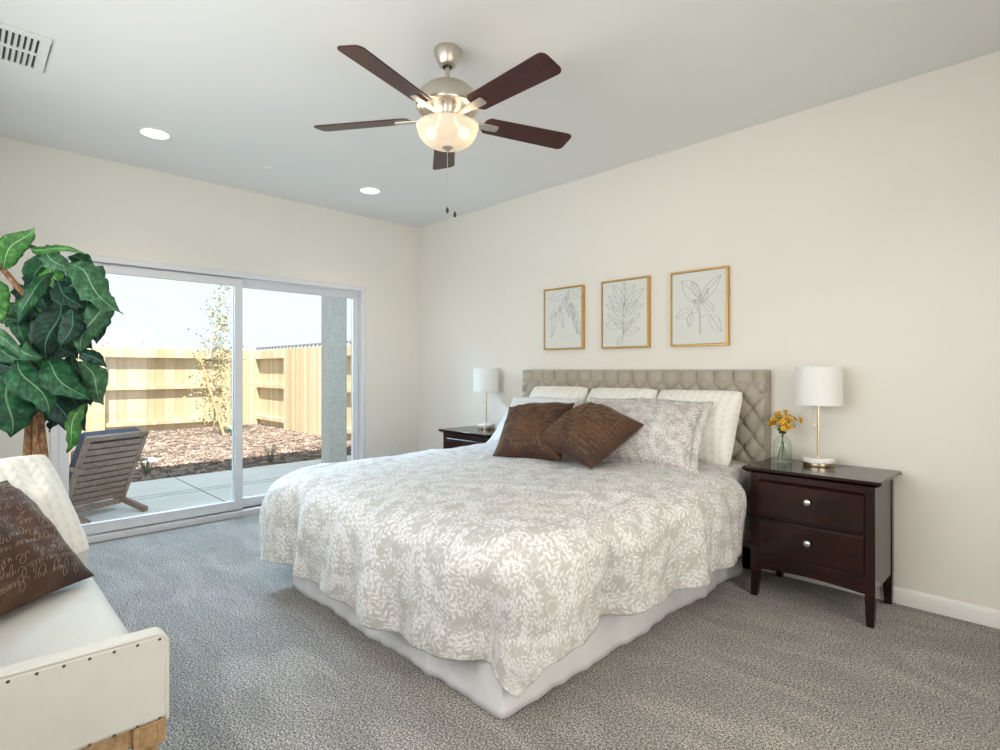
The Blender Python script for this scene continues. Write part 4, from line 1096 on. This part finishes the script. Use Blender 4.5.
for (bp, tp, lab) in (((-7.25, .40, GZ), (-7.55, .02, 1.52), 'leaning wooden stake left of the young tree trunk'), ((-7.95, .82, GZ), (-7.90, .78, 1.50), 'upright wooden stake right of the young tree trunk')):
    T2 = thing('tree_stake', bp, lab, 'stake', 'stakes of the young tree')
    obj('pole', MB().tube([bp, tp], .027, 10), M['stakewood'], T2)
T3 = thing('tie_wire', (-7.7, .40, 1.42), 'thin dark cross tie joining the two tree stakes', 'tie')
obj('wire', MB().tube([(-7.51, .03, 1.42), (-7.72, .36, 1.42), (-7.90, .78, 1.42)], .009, 6), M['dark'], T3)

# small plants in the mulch
def tuft(name, p, h, n_, mat, label, spread=.35, w_=.006):
    p = Vector(p); T = thing(name, p, label, 'plant'); m = MB()
    for k in range(n_):
        an = rnd.uniform(0, 2*PI); o_ = Vector((math.cos(an), math.sin(an), 0)); b0 = p+o_*.03*rnd.random(); hh = h*rnd.uniform(.6, 1)
        sd = Vector((-o_.y, o_.x, 0))*w_; md = b0+o_*spread*hh*.35+Vector((0, 0, hh*.6)); tp = b0+o_*spread*hh*rnd.uniform(.5, 1.2)+Vector((0, 0, hh))
        m.add([b0-sd, b0+sd, md+sd*.8, tp, md-sd*.8], [(0, 1, 2, 4), (4, 2, 3)])
    obj('leaves', m, mat, T, fixn=False, smooth=0); return T
tuft('spiky_plant', (-3.42, -1.78, GZ), .34, 80, M['shrubleaf'], 'small dark shrub in the mulch beside the lounge chair', .75, .0022)
tuft('spiky_plant', (-3.22, -.28, GZ), .40, 60, M['shrubleaf'], 'spiky dark plant in the mulch right of the door mullion', .55, .0022)
tuft('leafy_sprout', (-7.2, .55, GZ), .20, 40, M['tealleaf'], 'pale teal sprout in the sunlit mulch near the young tree', .7, .03)
m = MB().sphere((-4.6, -1.52, GZ+.01), .15, 14, 8, (1.2, 1, .30))
tag(obj('sunlit_patch', m, M['sunlit_ground'], None, (-4.6, -1.52, GZ)), 'pale low mound for a sunlit bare patch in the mulch behind the lounge chair', 'sunlit_ground')  # low mound stands in for a patch of sunlit bare ground
# distant treetop beyond the back fence
t = thing('distant_tree', (-13, -.35, GZ), 'sparse treetop showing just above the back fence', 'tree')
m = MB().tube([(-13, -.35, GZ), (-13, -.33, 1.2), (-13, -.3, 1.95)], [.04, .03, .01], 6)
tips = []
for k in range(12):
    an = rnd.uniform(0, 6.3); e_ = Vector((-13+.35*math.cos(an), -.3+.45*math.sin(an), rnd.uniform(1.8, 2.12))); m.tube([(-13, -.33, 1.3), e_], [.010, .003], 4); tips += [e_+Vector((rnd.gauss(0, .06), rnd.gauss(0, .06), rnd.gauss(-.03, .05))) for _ in range(10)]
obj('trunk', m, M['treebark'], t); m = MB()
for p in tips:
    q = Euler((rnd.uniform(-1, 1), rnd.uniform(-1, 1), rnd.uniform(0, 6.3))).to_matrix()
    m.add([p+q@Vector(v)*.025 for v in ((0, 0, 0), (.8, .5, .12), (2, 0, .2), (.8, -.5, .12))], [(0, 1, 2), (0, 2, 3)])
obj('foliage', m, M['treeleaf'], t, fixn=False, smooth=0)

# lounge chair on the patio, seen from behind
A_ = Vector((-1.101, -2.267, PZ)); U_ = Vector((.4426, -.8967, 0)); N_ = Vector((.8967, .4426, 0)); Z_ = Vector((0, 0, 1)); WC = .56
t = thing('lounge_chair', A_+U_*WC/2-N_*.55, 'slatted grey-brown wooden lounge chair with blue cushion on the patio', 'chair')
BR = A_-N_*.30+Z_*.11; TR = A_+N_*.005+Z_*.745
sl = (TR-BR).normalized(); bn = U_.cross(sl).normalized()
if bn.dot(N_) < 0: bn = -bn
BLn = (TR-BR).length
m = MB()
for o_ in (.022, WC-.022): m.beam(BR+U_*o_, TR+U_*o_, .040, .030, up=bn)
m.beam(TR+U_*.0-sl*.02, TR+U_*WC-sl*.02, .030, .045, up=sl)
obj('back_frame', m, M['chairwood'], t, bevel=.003)
m = MB(); n_ = 10
for k in range(n_):
    p = BR+sl*(.012+(BLn-.075)*(k+.5)/n_); m.beam(p+U_*.042, p+U_*(WC-.042), .016, (BLn-.075)/n_*.80, up=sl)
obj('back_slats', m, M['chairwood'], t, bevel=.002)
m = MB(); cb = BR-bn*.075+sl*.02; ct = TR-bn*.072-sl*.012
m.beam(cb+U_*WC/2, ct+U_*WC/2, WC-.05, .11, up=bn)
cs = A_-N_*.42+Z_*.255
m.beam(cs+U_*WC/2, cs-N_*.52+Z_*.07+U_*WC/2, WC-.05, .11, up=Z_)
obj('cushion', m, M['cushion'], t, bevel=.03, seg=3)
for o_ in (.022, WC-.022):
    m = MB(); m.beam(A_+U_*o_+Z_*.022, A_-N_*.32+U_*o_+Z_*.10, .044, .045)
    m.beam(A_-N_*.30+U_*o_+Z_*.095, A_-N_*.98+U_*o_+Z_*.25, .044, .05)
    obj('side_rail', m, M['chairwood'], t, bevel=.003)
    m = MB().beam(A_-N_*.95+U_*o_, A_-N_*.95+U_*o_+Z_*.48, .05, .05, up=N_)
    obj('front_leg', m, M['chairwood'], t, bevel=.003)
    oo = o_-.03 if o_ < .1 else o_+.03
    m = MB().beam(A_-N_*.06+U_*oo+Z_*.47, A_-N_*1.0+U_*oo+Z_*.49, .07, .025)
    obj('armrest', m, M['chairwood'], t, bevel=.004)
obj('cross_rail', MB().beam(A_-N_*.30+Z_*.085+U_*.044, A_-N_*.30+Z_*.085+U_*(WC-.044), .03, .05), M['chairwood'], t, bevel=.003)
